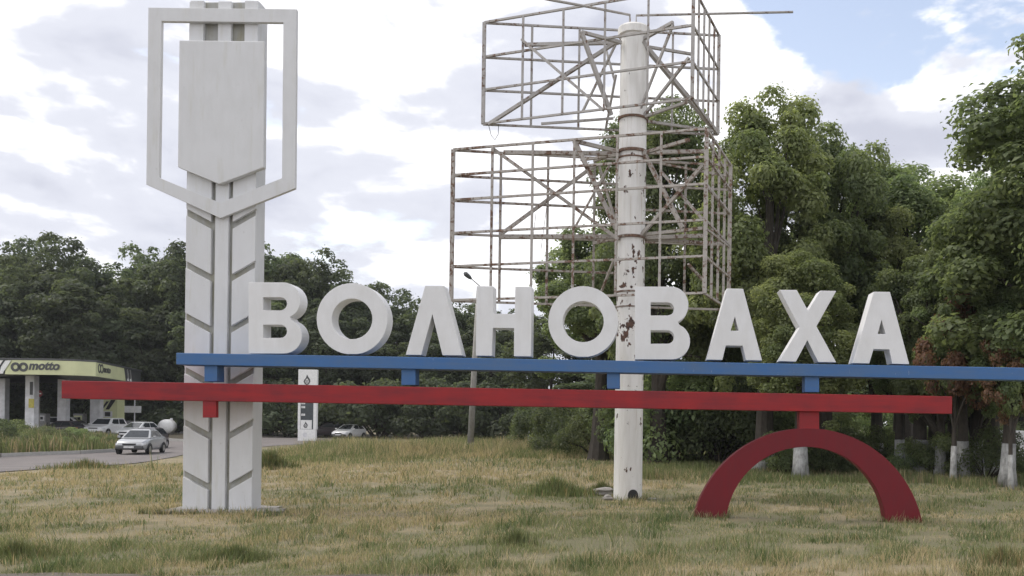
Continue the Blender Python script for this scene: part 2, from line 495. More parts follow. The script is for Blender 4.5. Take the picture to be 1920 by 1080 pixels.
an = NT('asphalt')
ac = an.ramp(an.noise(0.5, 5, 0.6), [(0.3, (0.14, 0.125, 0.12)), (0.7, (0.20, 0.175, 0.165))])
ac = an.mix(an.ramp(an.noise(70, 3, 0.7), [(0.45, 0.0), (0.7, 0.5)]), ac, (0.09, 0.085, 0.085))
an.color(ac); an.rough(0.9); an.bump(an.noise(90, 3, 0.7), 0.3, 0.01)
M['asphalt'] = an.m
an = NT('asphalt_dark')
ac = an.ramp(an.noise(1.5, 5, 0.6), [(0.3, (0.075, 0.062, 0.052)), (0.7, (0.15, 0.125, 0.10))])
an.color(ac); an.rough(0.9); an.bump(an.noise(60, 4, 0.7), 0.5, 0.01)
M['asphalt_dark'] = an.m
def sheet(name, pts, mat, lift, cuts=0, rim=0.0):
    """polygon of ground points laid on the terrain; rim: side height of a raised island"""
    bm = bmesh.new()
    vs = [bm.verts.new((p.x, p.y, 0)) for p in pts]
    f = bm.faces.new(vs)
    bm.normal_update()
    if f.normal.z < 0: f.normal_flip()
    bmesh.ops.triangulate(bm, faces=bm.faces[:])
    for _ in range(cuts):
        long = [e for e in bm.edges if e.calc_length() > 2.5]
        if not long: break
        bmesh.ops.subdivide_edges(bm, edges=long, cuts=1)
        bmesh.ops.triangulate(bm, faces=[q for q in bm.faces if len(q.verts) > 3])
    for v in bm.verts: v.co.z = gz(v.co.x, v.co.y) + lift
    if rim:
        be = [e for e in bm.edges if e.is_boundary]
        ex = bmesh.ops.extrude_edge_only(bm, edges=be)
        for q in ex['geom']:
            if isinstance(q, bmesh.types.BMVert): q.co.z -= rim
    me = bpy.data.meshes.new(name); bm.to_mesh(me); bm.free()
    return link_mesh(name, me, mat)
GP = on_ground
near_edge = [(-260, 905), (0, 886), (150, 876), (280, 866), (345, 853), (420, 843), (520, 836), (760, 829)]
far_edge = [(760, 822), (560, 818), (300, 806), (0, 797), (-260, 790)]
road = sheet('road', [GP(*p) for p in near_edge + far_edge], M['asphalt'], 0.03, 6)
tag(road, 'pale worn asphalt of the road and petrol station forecourt', 'road', kind='structure')
fr = [Vector((-40, -20, 0)), Vector((60, -20, 0))]
edge = [Vector((x, 9.56 + 0.16 * math.sin(x * 1.7) + 0.22 * float(vnoise(np.float64(x * 2.1), np.float64(3.0))) - 0.35 * max(0, min(1, (x - 0.6) / 1.5)) - 0.3 * max(0, min(1, (-4.6 - x) / 1.5)), 0)) for x in np.linspace(60, -40, 240)]
froad = sheet('verge_road', fr + edge, M['asphalt_dark'], 0.012, 0)
for v in froad.data.vertices: v.co.z = 0.012 - 0.05 + 0.0
tag(froad, 'dark asphalt edge of the road along the front of the lawn', 'road', kind='structure')
weed_poly = [(-260, 872), (0, 858), (150, 852), (215, 848), (226, 842), (215, 828), (150, 812), (60, 803), (-260, 797)]
WP = [GP(*p) for p in weed_poly]
isl = sheet('weed_island', WP, M['ground'], 0.16, 6)
tag(isl, 'raised soil island full of tall weeds beside the forecourt', 'island', kind='structure')
TP = [GP(*p) for p in [(298, 826), (350, 829), (470, 827), (470, 817), (310, 815)]]
isl2 = sheet('tank_island', TP, M['ground'], 0.16, 5)
tag(isl2, 'small grassy island with pale kerb under the white gas tank', 'island', kind='structure')
def kerb(name, pts, label, closed=True, w=0.18, h=0.20):
    root = empty(name, pts[0])
    tag(root, label, 'kerb')
    n = len(pts)
    for i in range(n if closed else n - 1):
        a, b = Vector(pts[i]), Vector(pts[(i + 1) % n])
        L = (b.xy - a.xy).length
        k = max(1, int(L / 4.0))
        for j in range(k):
            p = a.lerp(b, j / k); q = a.lerp(b, (j + 0.985) / k)
            p.z = gz(p.x, p.y) + h / 2; q.z = gz(q.x, q.y) + h / 2
            t = (q - p).normalized(); s = Vector((t.y, -t.x, 0)) * w / 2; u = Vector((0, 0, h / 2 + 0.05))
            mb = MB()
            vs = [p - s - u, p + s - u, q + s - u, q - s - u, p - s + u * 0.8, p + s + u * 0.8, q + s + u * 0.8, q - s + u * 0.8]
            mb.add(vs, [(3, 2, 1, 0), (4, 5, 6, 7), (0, 1, 5, 4), (1, 2, 6, 5), (2, 3, 7, 6), (3, 0, 4, 7)])
            mb.build('kerbstone', M['kerb'], root)
    return root
kerb('kerb', WP[1:7], 'pale concrete kerb along the weed island by the road', closed=False)
kerb('kerb', TP, 'pale concrete kerb round the grassy tank island')

# ------------------------------------------------------------------ pylon (wheat-ear stele)
PY = 16.62                       # distance of the pylon's raised face
base = ground_at(408, PY)
pyl = empty('pylon', base)
tag(pyl, 'tall white concrete pylon shaped like a wheat ear carrying a blank shield', 'pylon')
def pyl_x(x, y):                 # the pylon leans slightly in the photo's columns: x given at its foot
    return x + (962 - y) * 0.0135
def ppoly(pts, d): return [P(pyl_x(x, y), y, d) for x, y in pts]
mb = MB(); mb.prism(ppoly([(345, 975), (471, 975), (471, 4), (345, 4)], PY + 0.09), 0.36)
mb.build('core', M['core'], pyl, bevel=0.01)
mb = MB(); mb.prism(ppoly([(396, 972), (421, 972), (421, 2), (396, 2)], PY), 0.088)
mb.build('centre_strip', M['pylon_white'], pyl, bevel=0.008)
outer_y = [391, 489, 586, 687, 785, 881]
TH = 13
for side in (0, 1):
    xo, xi = ((341.5, 388.5), (471.5, 428.5))[side]
    for k in range(len(outer_y) + 1):
        top = outer_y[k - 1] + TH if k else 300
        bot = outer_y[k] if k < len(outer_y) else None
        ti = top + 25 if k else 300
        pts = [(xo, top), (xi, ti), (xi, bot + 25 if bot else 970), (xo, bot if bot else 970)]
        if side: pts = pts[::-1]
        mb = MB(); mb.prism(ppoly(pts, PY), 0.088)
        mb.build('leaf_panel', M['pylon_white'], pyl, bevel=0.008)
    # narrow strip of the top, above the shield, with the taper of the ear's tip
    xs_ = ((344, 369), (446, 471))[side]
    mb = MB(); mb.prism(ppoly([(xs_[0], 300 - 2), (xs_[1], 300 - 2), (xs_[1], 1), (xs_[0], 1)], PY), 0.088)
    mb.build('tip_strip', M['pylon_white'], pyl, bevel=0.008)
# white side skins of the core, proud of it
for x0, x1 in ((342.5, 344.8), (471.2, 473.4)):
    mb = MB(); mb.prism(ppoly([(x0, 972), (x1, 972), (x1, 3), (x0, 3)], PY + 0.094), 0.375)
    mb.build('side_face', M['pylon_white'], pyl, bevel=0.005)
mb = MB(); mb.prism(px_poly([(278, 14), (556, 17), (553, 353), (413, 409), (274, 346)], PY - 0.09), 0.086,
                    [px_poly([(302.5, 39.5), (531, 42), (528.5, 334), (412.5, 380), (298, 333)], PY - 0.09)])
fr_o = mb.build('shield_frame', M['pylon_white'], pyl, bevel=0.006)
mb = MB(); mb.prism(px_poly([(336, 75), (496, 77), (494, 314), (411, 345), (333, 313)], PY - 0.13), 0.126)
mb.build('shield', M['pylon_white'], pyl, bevel=0.015)
# footing slab
sl = empty('footing_slab', ground_at(412, PY))
tag(sl, 'cracked flat concrete footing slab under the white pylon', 'slab')
a, b = P(290, 962, PY - 0.5), P(498, 962, PY - 0.5)
SLAB = (a.x, b.x)
rnd = random.Random(3)
def rough_slab(x0, x1, y0, y1, z0, z1, k=7):
    top = []
    for i in range(k + 1): top.append((x0 + (x1 - x0) * i / k, y0 + rnd.uniform(-.05, .05)))
    for i in range(k + 1): top.append((x1 - (x1 - x0) * i / k, y1 + rnd.uniform(-.05, .05)))
    n = len(top)
    vs = [(x, y, z1 + rnd.uniform(-.008, .008)) for x, y in top] + [(x, y, z0) for x, y in top]
    fs = [tuple(range(n))] + [(i, i + n, (i + 1) % n + n, (i + 1) % n) for i in range(n)]
    return MB().add(vs, [f[::-1] if len(f) == 4 else f for f in fs])
zg = base.z
rough_slab(a.x, b.x - 0.25, PY - 0.55, PY + 0.9, zg - 0.12, zg + 0.035).build('slab', M['stone'], sl)
rough_slab(b.x - 0.20, b.x + 0.12, PY - 0.5, PY + 0.2, zg - 0.12, zg + 0.06, 4).build('broken_edge', M['stone'], sl)
def rock(name, loc, r, label, seed, parent=None, flat=0.55):
    bm = bmesh.new(); bmesh.ops.create_icosphere(bm, subdivisions=2, radius=1)
    rr = random.Random(seed)
    ph = [rr.uniform(0, 6) for _ in range(6)]
    for v in bm.verts:
        c = v.co
        k = 1 + 0.22 * math.sin(3 * c.x + ph[0]) * math.sin(2.5 * c.y + ph[1]) + 0.16 * math.sin(5 * c.z + ph[2]) + rr.uniform(-.06, .06)
        v.co = Vector((c.x * r * k * 1.25, c.y * r * k, c.z * r * k * flat))
    me = bpy.data.meshes.new(name); bm.to_mesh(me); bm.free()
    o = link_mesh(name, me, M['stone']); o.location = loc; o.rotation_euler.z = rr.uniform(0, 6)
    tag(o, label, 'stone')
    return o
p = ground_at(521, PY - 0.35); rock('stone', (p.x, p.y, p.z + 0.03), 0.13, 'broken lump of concrete at the right end of the pylon slab', 1)

# ------------------------------------------------------------------ town sign
SD = 16.0
sgn = empty('town_sign', ground_at(1514, SD))
tag(sgn, 'town name sign of white block letters on blue and red beams over an arch', 'sign')
LD = 0.36
def bez_arc(cx, cy, rx, ry, a0, a1, n):
    return [(cx + rx * math.cos(math.radians(a0 + (a1 - a0) * i / n)), cy + ry * math.sin(math.radians(a0 + (a1 - a0) * i / n))) for i in range(n + 1)]
def letter(outer, holes, lab):
    mb = MB(); mb.prism(px_poly(outer, SD), LD, [px_poly(h, SD) for h in holes])
    o = mb.build('letter', M['white_letter'], sgn, bevel=0.008)
    o['label'] = lab
    return o
def be(l, t, r, b, wy, wx, c1, c2):
    """B/Ve: left, top, right, bottom, waist y, waist x, counters (x0,x1,y0,y1)"""
    R1 = (wy - t) / 2; R2 = (b - wy) / 2
    out = [(l, b), (l, t)] + bez_arc(r - 32 - 3, t + R1, 32, R1, -90, 68, 14) + bez_arc(r - 34, wy + R2, 34, R2, -66, 90, 14)
    hs = []
    for x0, x1, y0, y1 in (c1, c2):
        rr = (y1 - y0) / 2
        hs.append([(x0, y0), (x0, y1)] + bez_arc(x1 - rr, (y0 + y1) / 2, rr, rr, 90, -90, 8))
    return out, hs
def oo(cx, cy, rx, ry, ir, flat):
    out = [(x, min(y, flat)) for x, y in bez_arc(cx, cy, rx, ry, 0, 360, 44)[:-1]]
    return out, [bez_arc(cx, cy, ir, ir, 360, 0, 36)[:-1]]
letter(*be(466, 529.5, 566, 663, 597, 549, (493, 538, 557.5, 581.5), (493, 538, 609, 633.5)), 'first letter of the town name, overlapping the pylon')
letter(*oo(660, 598, 66.5, 67, 38, 664), 'round letter after the first one')
letter([(760.5, 665.5), (797, 535.5), (832, 535.5), (866.5, 666.5), (829.5, 666.2), (810.5, 589), (789.5, 665.8)], [], 'letter shaped like an inverted V')
letter([(892, 667), (893.5, 536), (925, 536.5), (924.5, 588), (965, 588.5), (966, 537), (997, 537.5), (995.5, 668.5), (963.5, 668), (964, 615.5), (924, 615), (922, 667.5)], [], 'letter with two uprights and a crossbar')
letter(*oo(1093.5, 603, 65.5, 66.5, 38.5, 669), 'second round letter, beside the billboard pole')
letter(*be(1190.5, 537.5, 1294, 674, 606, 1278, (1220, 1264, 567, 591.5), (1220, 1264, 619.5, 644.5)), 'two-bowled letter in front of the billboard pole')
letter([(1325, 674.5), (1362.5, 541), (1393.5, 541.5), (1429, 676), (1399, 675.5), (1392.5, 648.5), (1361, 648), (1354.5, 675)], [[(1378, 594), (1370, 620), (1385, 620.3)]], 'letter A nearer the middle of the name')
letter([(1461, 677.3), (1499, 614), (1462, 543.5), (1494, 543.7), (1515, 582), (1538, 545), (1568, 545.5), (1531, 612), (1568, 679.5), (1534.5, 679), (1514, 638), (1492.5, 678.2)], [], 'cross-shaped letter between the two letters A')
letter([(1599, 681), (1638, 547), (1669, 547.4), (1705, 683), (1673.5, 682.3), (1667.5, 655.2), (1638, 654.8), (1630, 681.5)], [[(1653, 600), (1646, 626), (1661, 626.4)]], 'last letter A of the town name')
mb = MB(); mb.prism(px_poly([(330, 683.5), (330, 661.5), (2090, 692.5), (2090, 716)], SD - 0.05), 0.46)
mb.build('upper_beam', M['blue'], sgn, bevel=0.01)['label'] = 'long blue beam under the letters'
mb = MB(); mb.prism(px_poly([(115, 747), (115, 713.5), (1785.5, 743), (1785.5, 776)], SD - 0.05), 0.44)
mb.build('lower_beam', M['red'], sgn, bevel=0.01)['label'] = 'long red beam below the blue one'
for x0, x1, x2 in ((383, 407, 415), (752.5, 779, 782), (1138, 1162, 1162), (1509, 1536, 1536)):
    yb = 661.5 + (x0 - 330) * 0.0176
    mb = MB(); mb.prism(px_poly([(x0, yb + 53), (x0, yb + 20), (x1, yb + 20), (x1, yb + 53)], SD + 0.02), 0.28)
    mb.build('spacer', M['blue'], sgn, bevel=0.006)['label'] = 'short blue post between the two beams'
mb = MB(); mb.prism(px_poly([(380, 783), (380, 745), (405, 745), (405, 783)], SD - 0.03), 0.10)
mb.build('bracket', M['red'], sgn, bevel=0.006)['label'] = 'red block tying the red beam to the pylon'
mb = MB(); mb.prism(px_poly([(1499, 812), (1499, 768), (1536, 768), (1536, 812)], SD + 0.03), 0.26)
mb.build('arch_post', M['red'], sgn, bevel=0.006)['label'] = 'short red post standing on the arch'
outer = []
ocx, ocy, oR = 1514, 1023, 220
for i in range(41):
    t = math.pi + math.radians(-1 + 182 * i / 40)
    x, y = ocx + oR * math.cos(t), ocy + oR * math.sin(t)
    if y <= 1000: outer.append((x, y))
inner = []
for i in range(41):
    t = math.pi + math.radians(182 * i / 40 - 1)
    x, y = 1511 + 150 * math.cos(t), 988 + 150 * math.sin(t)
    inner.append((x, y))
inner[0] = (1361, 1000); inner[-1] = (1662, 1002)
mb = MB(); mb.prism(px_poly(outer + inner[::-1], SD + 0.02), 0.28)
mb.build('arch', M['dark_red'], sgn, bevel=0.01)['label'] = 'dark red half-ring arch standing on the grass'

# ------------------------------------------------------------------ billboard tower
PD = 20.0
pc = P(1177, 930, PD)
pb = Vector((pc.x, PD, gz(pc.x, PD)))
bt = empty('billboard_tower', pb)
tag(bt, 'rusty bare steel billboard frames in two tiers round a white pole', 'billboard')
ztop = P(1182, 62, PD).z - pb.z
def py_z(y): return P(1180, y, PD).z - pb.z
mb = MB(); mb.lathe(pb, [(0.335, -0.3), (0.335, 0.0), (0.33, 2.0), (0.322, py_z(450)), (0.325, py_z(300)), (0.32, py_z(225)), (0.312, ztop)], 32)
pole = mb.build('pole', M['pole'], bt, smooth=True)
es = pole.modifiers.new('split', 'EDGE_SPLIT'); es.split_angle = math.radians(50)
mb = MB(); mb.lathe(pb, [(0.30, ztop - 0.10), (0.375, ztop - 0.09), (0.385, ztop + 0.06), (0.36, ztop + 0.10), (0.1, ztop + 0.12)], 32)
mb.build('pole_cap', M['pole'], bt, smooth=False)
for y, r, h, m in ((225, 0.36, 0.025, 'rust'), (287, 0.37, 0.03, 'rust'), (299, 0.35, 0.015, 'rust'), (447, 0.365, 0.03, 'rust'), (549, 0.345, 0.02, 'rust'), (577, 0.34, 0.015, 'rust')):
    z = py_z(y)
    mb = MB(); mb.lathe(pb, [(0.30, z - h), (r, z - h), (r, z + h), (0.30, z + h)], 24)
    mb.build('flange', M[m], bt)
# cable opening at the foot: arched dark plate set into the pole
op = P(1187, 930, PD)
pts = [Vector((op.x - 0.12, 0, -0.05))] + [Vector((op.x + 0.12 * math.cos(t), 0, 0.13 + 0.13 * math.sin(t))) for t in np.linspace(math.pi, 0, 9)] + [Vector((op.x + 0.12, 0, -0.05))]
mb = MB(); mb.prism([Vector((q.x, PD - 0.338, q.z + pb.z)) for q in pts], 0.06)
mb.build('cable_opening', M['black'], bt)
def lerp_pt(a, b, t): return Vector((a[0] + (b[0] - a[0]) * t, a[1] + (b[1] - a[1]) * t, 0))
def plan(x, y, d):
    q = P(x, y, d); return (q.x, q.y)
def tier(corners, z0, z1, rails, nf, nb, ns, mat, w=0.055, skip=()):
    L, N, Fc = corners
    def post(p, ww=w, a=z0, b=z1):
        MB().bar((p[0], p[1], a), (p[0], p[1], b), ww).build('upright', mat, bt)
    for p in (L, N, Fc): post(p, w * 1.5)
    for A, B, n in ((L, N, nf), (L, Fc, nb), (N, Fc, ns)):
        for i in range(1, n): post(lerp_pt(A, B, i / n), w * 0.95)
        for k, r in enumerate(rails):
            z = z0 + (z1 - z0) * r
            e = 0.012 * (1 if A is L and B is N else (-1 if A is L else 0))
            t1 = 0.62 if (A is L and B is Fc and k in skip) else 1.0
            q = lerp_pt(A, B, t1)
            MB().bar((A[0], A[1] + e, z + e), (q[0], q[1] + e, z + e), w * 0.85).build('rail', mat, bt)
Lu, Nu, Fu = plan(907, 140, 20.7), plan(1299, 90, 18.9), plan(1347, 160, 21.2)
tier((Lu, Nu, Fu), 8.92, 11.38, (0.0, 0.335, 0.66, 1.0), 5, 5, 5, M['bar_upper'])
Ll, Nl, Fl = plan(848, 420, 20.5), plan(1323, 400, 18.8), plan(1368, 440, 21.4)
tier((Ll, Nl, Fl), 4.60, 8.22, (0.0, 0.225, 0.445, 0.665, 0.83, 1.0), 6, 6, 4, M['bar_lower'], 0.06, skip=(1,))
def brace(x0, y0, d0, x1, y1, d1, w=0.06, m='bar_upper', name='brace'):
    MB().bar(P(x0, y0, d0), P(x1, y1, d1), w).build(name, M[m], bt)
U = 'bar_upper'; LW = 'bar_lower'
for a in ((1160, 76, 19.9, 916, 233, 20.65, .075), (978, 74, 20.3, 1132, 207, 19.7, .06), (1160, 80, 20, 984, 84, 20.3, .075),
          (1090, 60, 19.4, 1146, 216, 19.8, .085), (1090, 60, 19.4, 1165, 80, 19.8, .07), (1157, 78, 20.2, 1092, 210, 20.6, .045), (1137, 95, 20.6, 1152, 150, 20.3, .04),
          (1155, 140, 20.2, 1136, 240, 20.9, .05), (1203, 78, 19.8, 1346, 251, 21.2, .10), (1262, 46, 19.2, 1197, 214, 19.8, .05), (1208, 72, 19.8, 1262, 42, 19.2, .07),
          (1292, 108, 19.0, 1200, 226, 19.9, .06), (1203, 86, 20.1, 1300, 102, 20.9, .06), (1200, 222, 19.9, 1292, 190, 19.0, .06), (1150, 222, 19.9, 1015, 232, 20.2, .05),
          (1203, 226, 20.1, 1340, 246, 21.1, .06), (1212, 60, 20.6, 1290, 48, 20.9, .05)):
    brace(*a)
for a in ((926, 280, 20.3, 1160, 449, 19.8, .075), (1118, 308, 20.7, 938, 440, 20.4, .08), (945, 286, 20.4, 1160, 288, 20, .09), (1075, 264, 19.7, 1160, 284, 19.8, .08),
          (1077, 264, 19.7, 1155, 428, 19.8, .10), (938, 444, 20.4, 1160, 444, 20, .10), (1114, 302, 20.8, 1155, 286, 20.3, .07), (1113, 456, 20.8, 1155, 447, 20.3, .07),
          (1145, 306, 20.2, 1077, 428, 19.7, .045), (1123, 310, 20.8, 1158, 430, 20.3, .05), (1205, 281, 19.8, 1280, 428, 19.3, .09), (1318, 310, 19.0, 1203, 440, 19.8, .075),
          (1238, 320, 19.6, 1318, 412, 19.1, .06), (1203, 286, 20, 1318, 284, 20.8, .09), (1203, 446, 20, 1318, 442, 20.8, .09), (1203, 440, 19.9, 1318, 428, 19.0, .07),
          (1203, 448, 20.1, 1362, 458, 21.3, .08), (1203, 288, 19.9, 1292, 262, 19.0, .07), (1160, 290, 19.75, 1090, 300, 20.9, .06), (1205, 300, 20.2, 1362, 330, 21.3, .05),
          (1325, 262, 18.85, 1366, 330, 21.35, .05), (1325, 350, 18.85, 1366, 400, 21.35, .045), (1325, 430, 18.85, 1366, 462, 21.35, .05), (1150, 490, 20.2, 1128, 545, 20.7, .05),
          (1290, 495, 20.6, 1322, 530, 21.0, .06), (1030, 350, 20.2, 1014, 470, 20.6, .012), (1005, 400, 20.3, 1000, 440, 20.3, .012)):
    brace(*a, m=LW)
# two bent floodlight arms on the pole top
MB().path([P(1193, 62, 20), P(1193, 29, 20), P(1300, 26.5, 20.0), P(1487, 22.5, 20.0)], [0.03] * 4, 6).build('lamp_arm', M[U], bt)
MB().path([P(1181, 62, 20), P(1181, 28, 20), P(1100, 12, 19.3), P(1012, -4, 18.6)], [0.03] * 4, 6).build('lamp_arm', M[U], bt)
# loose wire hanging under the upper left corner
wp = [P(916, 234, 20.65), P(921, 254, 20.65), P(928, 262, 20.62), P(934, 252, 20.6), P(935, 233, 20.6)]
MB().path(wp, [0.008] * 5, 5).build('loose_wire', M['black'], bt)
p = on_ground(1130, 928); rock('stone', (p.x, p.y, p.z + 0.08), 0.24, 'larger grey rubble lump beside the billboard pole', 5, flat=0.45)
p = on_ground(1139, 938); rock('stone', (p.x, p.y, p.z + 0.05), 0.12, 'small pale rubble stone in front of the larger lump', 6)
p = on_ground(1222, 936); rock('stone', (p.x, p.y, p.z + 0.01), 0.10, 'flat dark stone to the side of the pole opening', 8, flat=0.3)

# ------------------------------------------------------------------ petrol station
CD = 70.0
cz = P(60, 702, CD).z; ct = P(60, 673, CD).z
cg = ground_at(60, CD)
can = empty('station_canopy', cg)
tag(can, 'petrol station canopy with pale lime fascia on white columns', 'canopy')
xL, xC = P(-150, 690, CD).x, P(152, 690, CD).x
D2 = 86.0
xR = P(262, 695, D2).x
# plan corners: front left, front corner (rounded), far right, back
front = [(xL, CD), (xC - 2.0, CD), (xC - 0.7, CD + 0.35), (xC + 0.2, CD + 1.3)]
side_end = (xR, D2)
outline = front + [side_end, (xR - 30, D2 + 4), (xL, D2 + 4)]
n = len(outline)
MB().add([(x, y, cz) for x, y in outline] + [(x, y, ct - 0.1) for x, y in outline],
         [tuple(range(n))[::-1], tuple(range(n, 2 * n))] + [(i, (i + 1) % n, (i + 1) % n + n, i + n) for i in range(n)]).build('roof_deck', M['canopy_under'], can)
def along(t0, t1):
    """run of points on the fascia line between two arc lengths"""
    path = [Vector((*p, 0)) for p in front + [side_end]]
    seg = [0.0]
    for i in range(1, len(path)): seg.append(seg[-1] + (path[i] - path[i - 1]).length)
    def at(s):
        for i in range(1, len(path)):
            if s <= seg[i] or i == len(path) - 1:
                k = (s - seg[i - 1]) / (seg[i] - seg[i - 1]); return path[i - 1].lerp(path[i], k)
    ss = sorted([t0, t1] + [s for s in seg if t0 < s < t1])
    return [at(s) for s in ss], seg[-1]
_, TOT = along(0, 1)
s_of = lambda px: P(px, 690, CD).x - xL
def fascia(name, s0, s1, z0, z1, mat, off, slant0=0.0, slant1=0.0):
    pts, _ = along(s0, s1)
    offn = []
    for i, p in enumerate(pts):
        t = (pts[min(i + 1, len(pts) - 1)] - pts[max(i - 1, 0)]).normalized()
        offn.append(p + Vector((t.y, -t.x, 0)) * off)
    lo = [Vector((p.x, p.y, z0)) for p in offn]; hi = [Vector((p.x, p.y, z1)) for p in offn]
    hi[0] = hi[0] + Vector((slant0, 0, 0)); 
    d_ = (offn[-1] - offn[-2]).normalized(); hi[-1] = hi[-1] + d_ * slant1
    inn = [Vector((p.x, p.y, 0)) for p in pts]
    k = len(pts)
    vs = lo + hi + [Vector((p.x, p.y, z0)) for p in inn] + [Vector((p.x, p.y, z1)) for p in inn]
    fs = []
    for i in range(k - 1):
        fs += [(i, i + 1, k + i + 1, k + i), (k + i, k + i + 1, 3 * k + i + 1, 3 * k + i), (i + 1, i, 2 * k + i, 2 * k + i + 1)]
    fs += [(0, k, 3 * k, 2 * k), (k - 1, 3 * k - 1, 4 * k - 1, 2 * k - 1)]
    return MB().add(vs, fs).build(name, mat, can)
fascia('fascia_panel', 0, s_of(14), cz - 0.02, ct, M['fascia_dark'], 0.10)
lp = fascia('fascia_panel', s_of(12), TOT - 6.0, cz - 0.02, ct - 0.12, M['lime'], 0.16, slant0=0.7, slant1=-0.6)
lp['label'] = 'pale lime fascia panel with the station name'
fascia('fascia_panel', TOT - 6.2, TOT, cz - 0.02, ct - 0.12, M['fascia_dark'], 0.10)
fascia('fascia_trim', 0, TOT, ct - 0.10, ct + 0.05, M['fascia_dark'], 0.19)
def stripe(s0, w, mat=M['sign_white'], sl=0.7):
    fascia('stripe', s0, s0 + w, cz + 0.02, ct - 0.16, mat, 0.20, slant0=sl, slant1=sl)
stripe(s_of(3), 0.22); stripe(s_of(-12), 0.22)
stripe(TOT - 5.2, 0.30, sl=-0.5); stripe(TOT - 4.2, 0.30, sl=-0.5)
def text(body, size, mat, parent, mtx, extrude=0.015, shear=0.0, offset=0.0, name='lettering'):
    cu = bpy.data.curves.new(name, 'FONT')
    cu.body = body; cu.size = size; cu.extrude = extrude; cu.shear = shear; cu.offset = offset
    t_ = bpy.data.objects.new(name, cu)
    COL.objects.link(t_)
    bpy.context.view_layer.update()
    me = bpy.data.meshes.new_from_object(t_.evaluated_get(bpy.context.evaluated_depsgraph_get()))
    bpy.data.objects.remove(t_); bpy.data.curves.remove(cu)
    o = link_mesh(name, me, None, parent)
    me.materials.clear(); me.materials.append(mat)
    o.matrix_basis = mtx
    return o
FACE = Matrix.Rotation(math.pi / 2, 4, 'X')
def rings(cx, cz_, y, r, t, parent, mtx=None, gap=0.86):
    for s in (-1, 1):
        pts = []
        o = [Vector((cx + s * r * gap + r * math.cos(a), y, cz_ + r * math.sin(a))) for a in np.linspace(0, 2 * math.pi, 25)[:-1]]
        h = [Vector((cx + s * r * gap + (r - t) * math.cos(a), y, cz_ + (r - t) * math.sin(a))) for a in np.linspace(2 * math.pi, 0, 25)[:-1]]
        m = MB(); m.prism(o, 0.03, [h])
        ob = m.build('logo_ring', M['fascia_dark'], parent)
        if mtx is not None: ob.matrix_basis = mtx
tx = P(53, 694, CD - 0.2)
text('motto', 0.98, M['fascia_dark'], lp, Matrix.Translation((tx.x, CD - 0.18, cz + 0.40)) @ FACE, shear=0.22, offset=0.035)
q = P(36, 688, CD - 0.2); rings(q.x, (cz + ct) / 2 - 0.05, CD - 0.20, 0.38, 0.20, lp)
# the smaller name on the side fascia
pa, pb2 = Vector((*front[-1], 0)), Vector((*side_end, 0))
dv = (pb2 - pa).normalized(); nv = Vector((dv.y, -dv.x, 0))
ang = math.atan2(dv.y, dv.x)
m0 = Matrix.Translation(pa + dv * 2.1 + nv * 0.19 + Vector((0, 0, cz + 0.42))) @ Matrix.Rotation(ang, 4, 'Z')
text('motto', 0.85, M['fascia_dark'], lp, m0 @ FACE, shear=0.22)
rings(-0.75, 0.28, 0.0, 0.40, 0.14, lp, m0)
def column(x, d, w=0.95, foot=0.0, dd=0.6):
    p = ground_at(x, d)
    return MB().box(p.x - w / 2, p.x + w / 2, p.y - dd / 2, p.y + dd / 2, p.z - 0.1, cz + 0.02).build('column', M['canopy_white'], can, bevel=0.03)
column(59.5, 72.5, 0.78)
column(119, 79, 0.8); column(8, 79, 0.5); column(181, 82.5, 0.95); column(-110, 72.5, 0.78)
p = P(56, 756, 72.0)
MB().box(p.x - 0.22, p.x + 0.22, 72.155, 72.195, p.z - 0.38, p.z + 0.38).build('yellow_notice', M['yellow'], can)
p = P(56, 728, 72.0)
MB().box(p.x - 0.12, p.x + 0.12, 72.155, 72.195, p.z - 0.55, p.z + 0.55).build('price_strip', M['fascia_dark'], can)
# round red sign on its post beside the front column
rp = ground_at(73, 76)
rs = empty('road_sign', rp); tag(rs, 'round red sign on a thin post beside the canopy column', 'sign')
q = P(73, 738, 76)
MB().tube((rp.x, 76.05, rp.z), (rp.x, 76.05, q.z + 0.2), 0.04).build('post', M['grey_concrete'], rs)
MB().tube((rp.x, 75.95, q.z), (rp.x, 75.99, q.z), 0.30, n=20).build('sign_disc', M['sign_red'], rs)
MB().box(rp.x - 0.2, rp.x + 0.2, 75.93, 75.948, q.z - 0.05, q.z + 0.05).build('sign_bar', M['sign_white'], rs)
# fuel dispenser
fp = ground_at(79, 80)
fd = empty('fuel_dispenser', fp); tag(fd, 'grey fuel dispenser under the canopy with a small dark display', 'fuel dispenser')
MB().box(fp.x - 0.55, fp.x + 0.55, fp.y - 0.3, fp.y + 0.3, fp.z, fp.z + 2.05).build('cabinet', M['canopy_under'], fd, bevel=0.04)
MB().box(fp.x - 0.05, fp.x + 0.42, fp.y - 0.33, fp.y - 0.305, fp.z + 1.35, fp.z + 1.85).build('display_surround', M['canopy_white'], fd)
MB().box(fp.x + 0.06, fp.x + 0.30, fp.y - 0.35, fp.y - 0.335, fp.z + 1.48, fp.z + 1.74).build('display', M['black'], fd)
for s in (-1, 1): MB().path([(fp.x + s * .58, fp.y - .1, fp.z + 1.2), (fp.x + s * .72, fp.y - .2, fp.z + .5), (fp.x + s * .6, fp.y - .25, fp.z + .3)], [.025] * 3, 6).build('hose', M['black'], fd)
fp2 = ground_at(150, 84)
fd2 = empty('fuel_dispenser', fp2); tag(fd2, 'grey fuel dispenser between the canopy columns behind the white estate', 'fuel dispenser')
MB().box(fp2.x - 0.5, fp2.x + 0.5, fp2.y - 0.3, fp2.y + 0.3, fp2.z, fp2.z + 2.1).build('cabinet', M['canopy_under'], fd2, bevel=0.04)
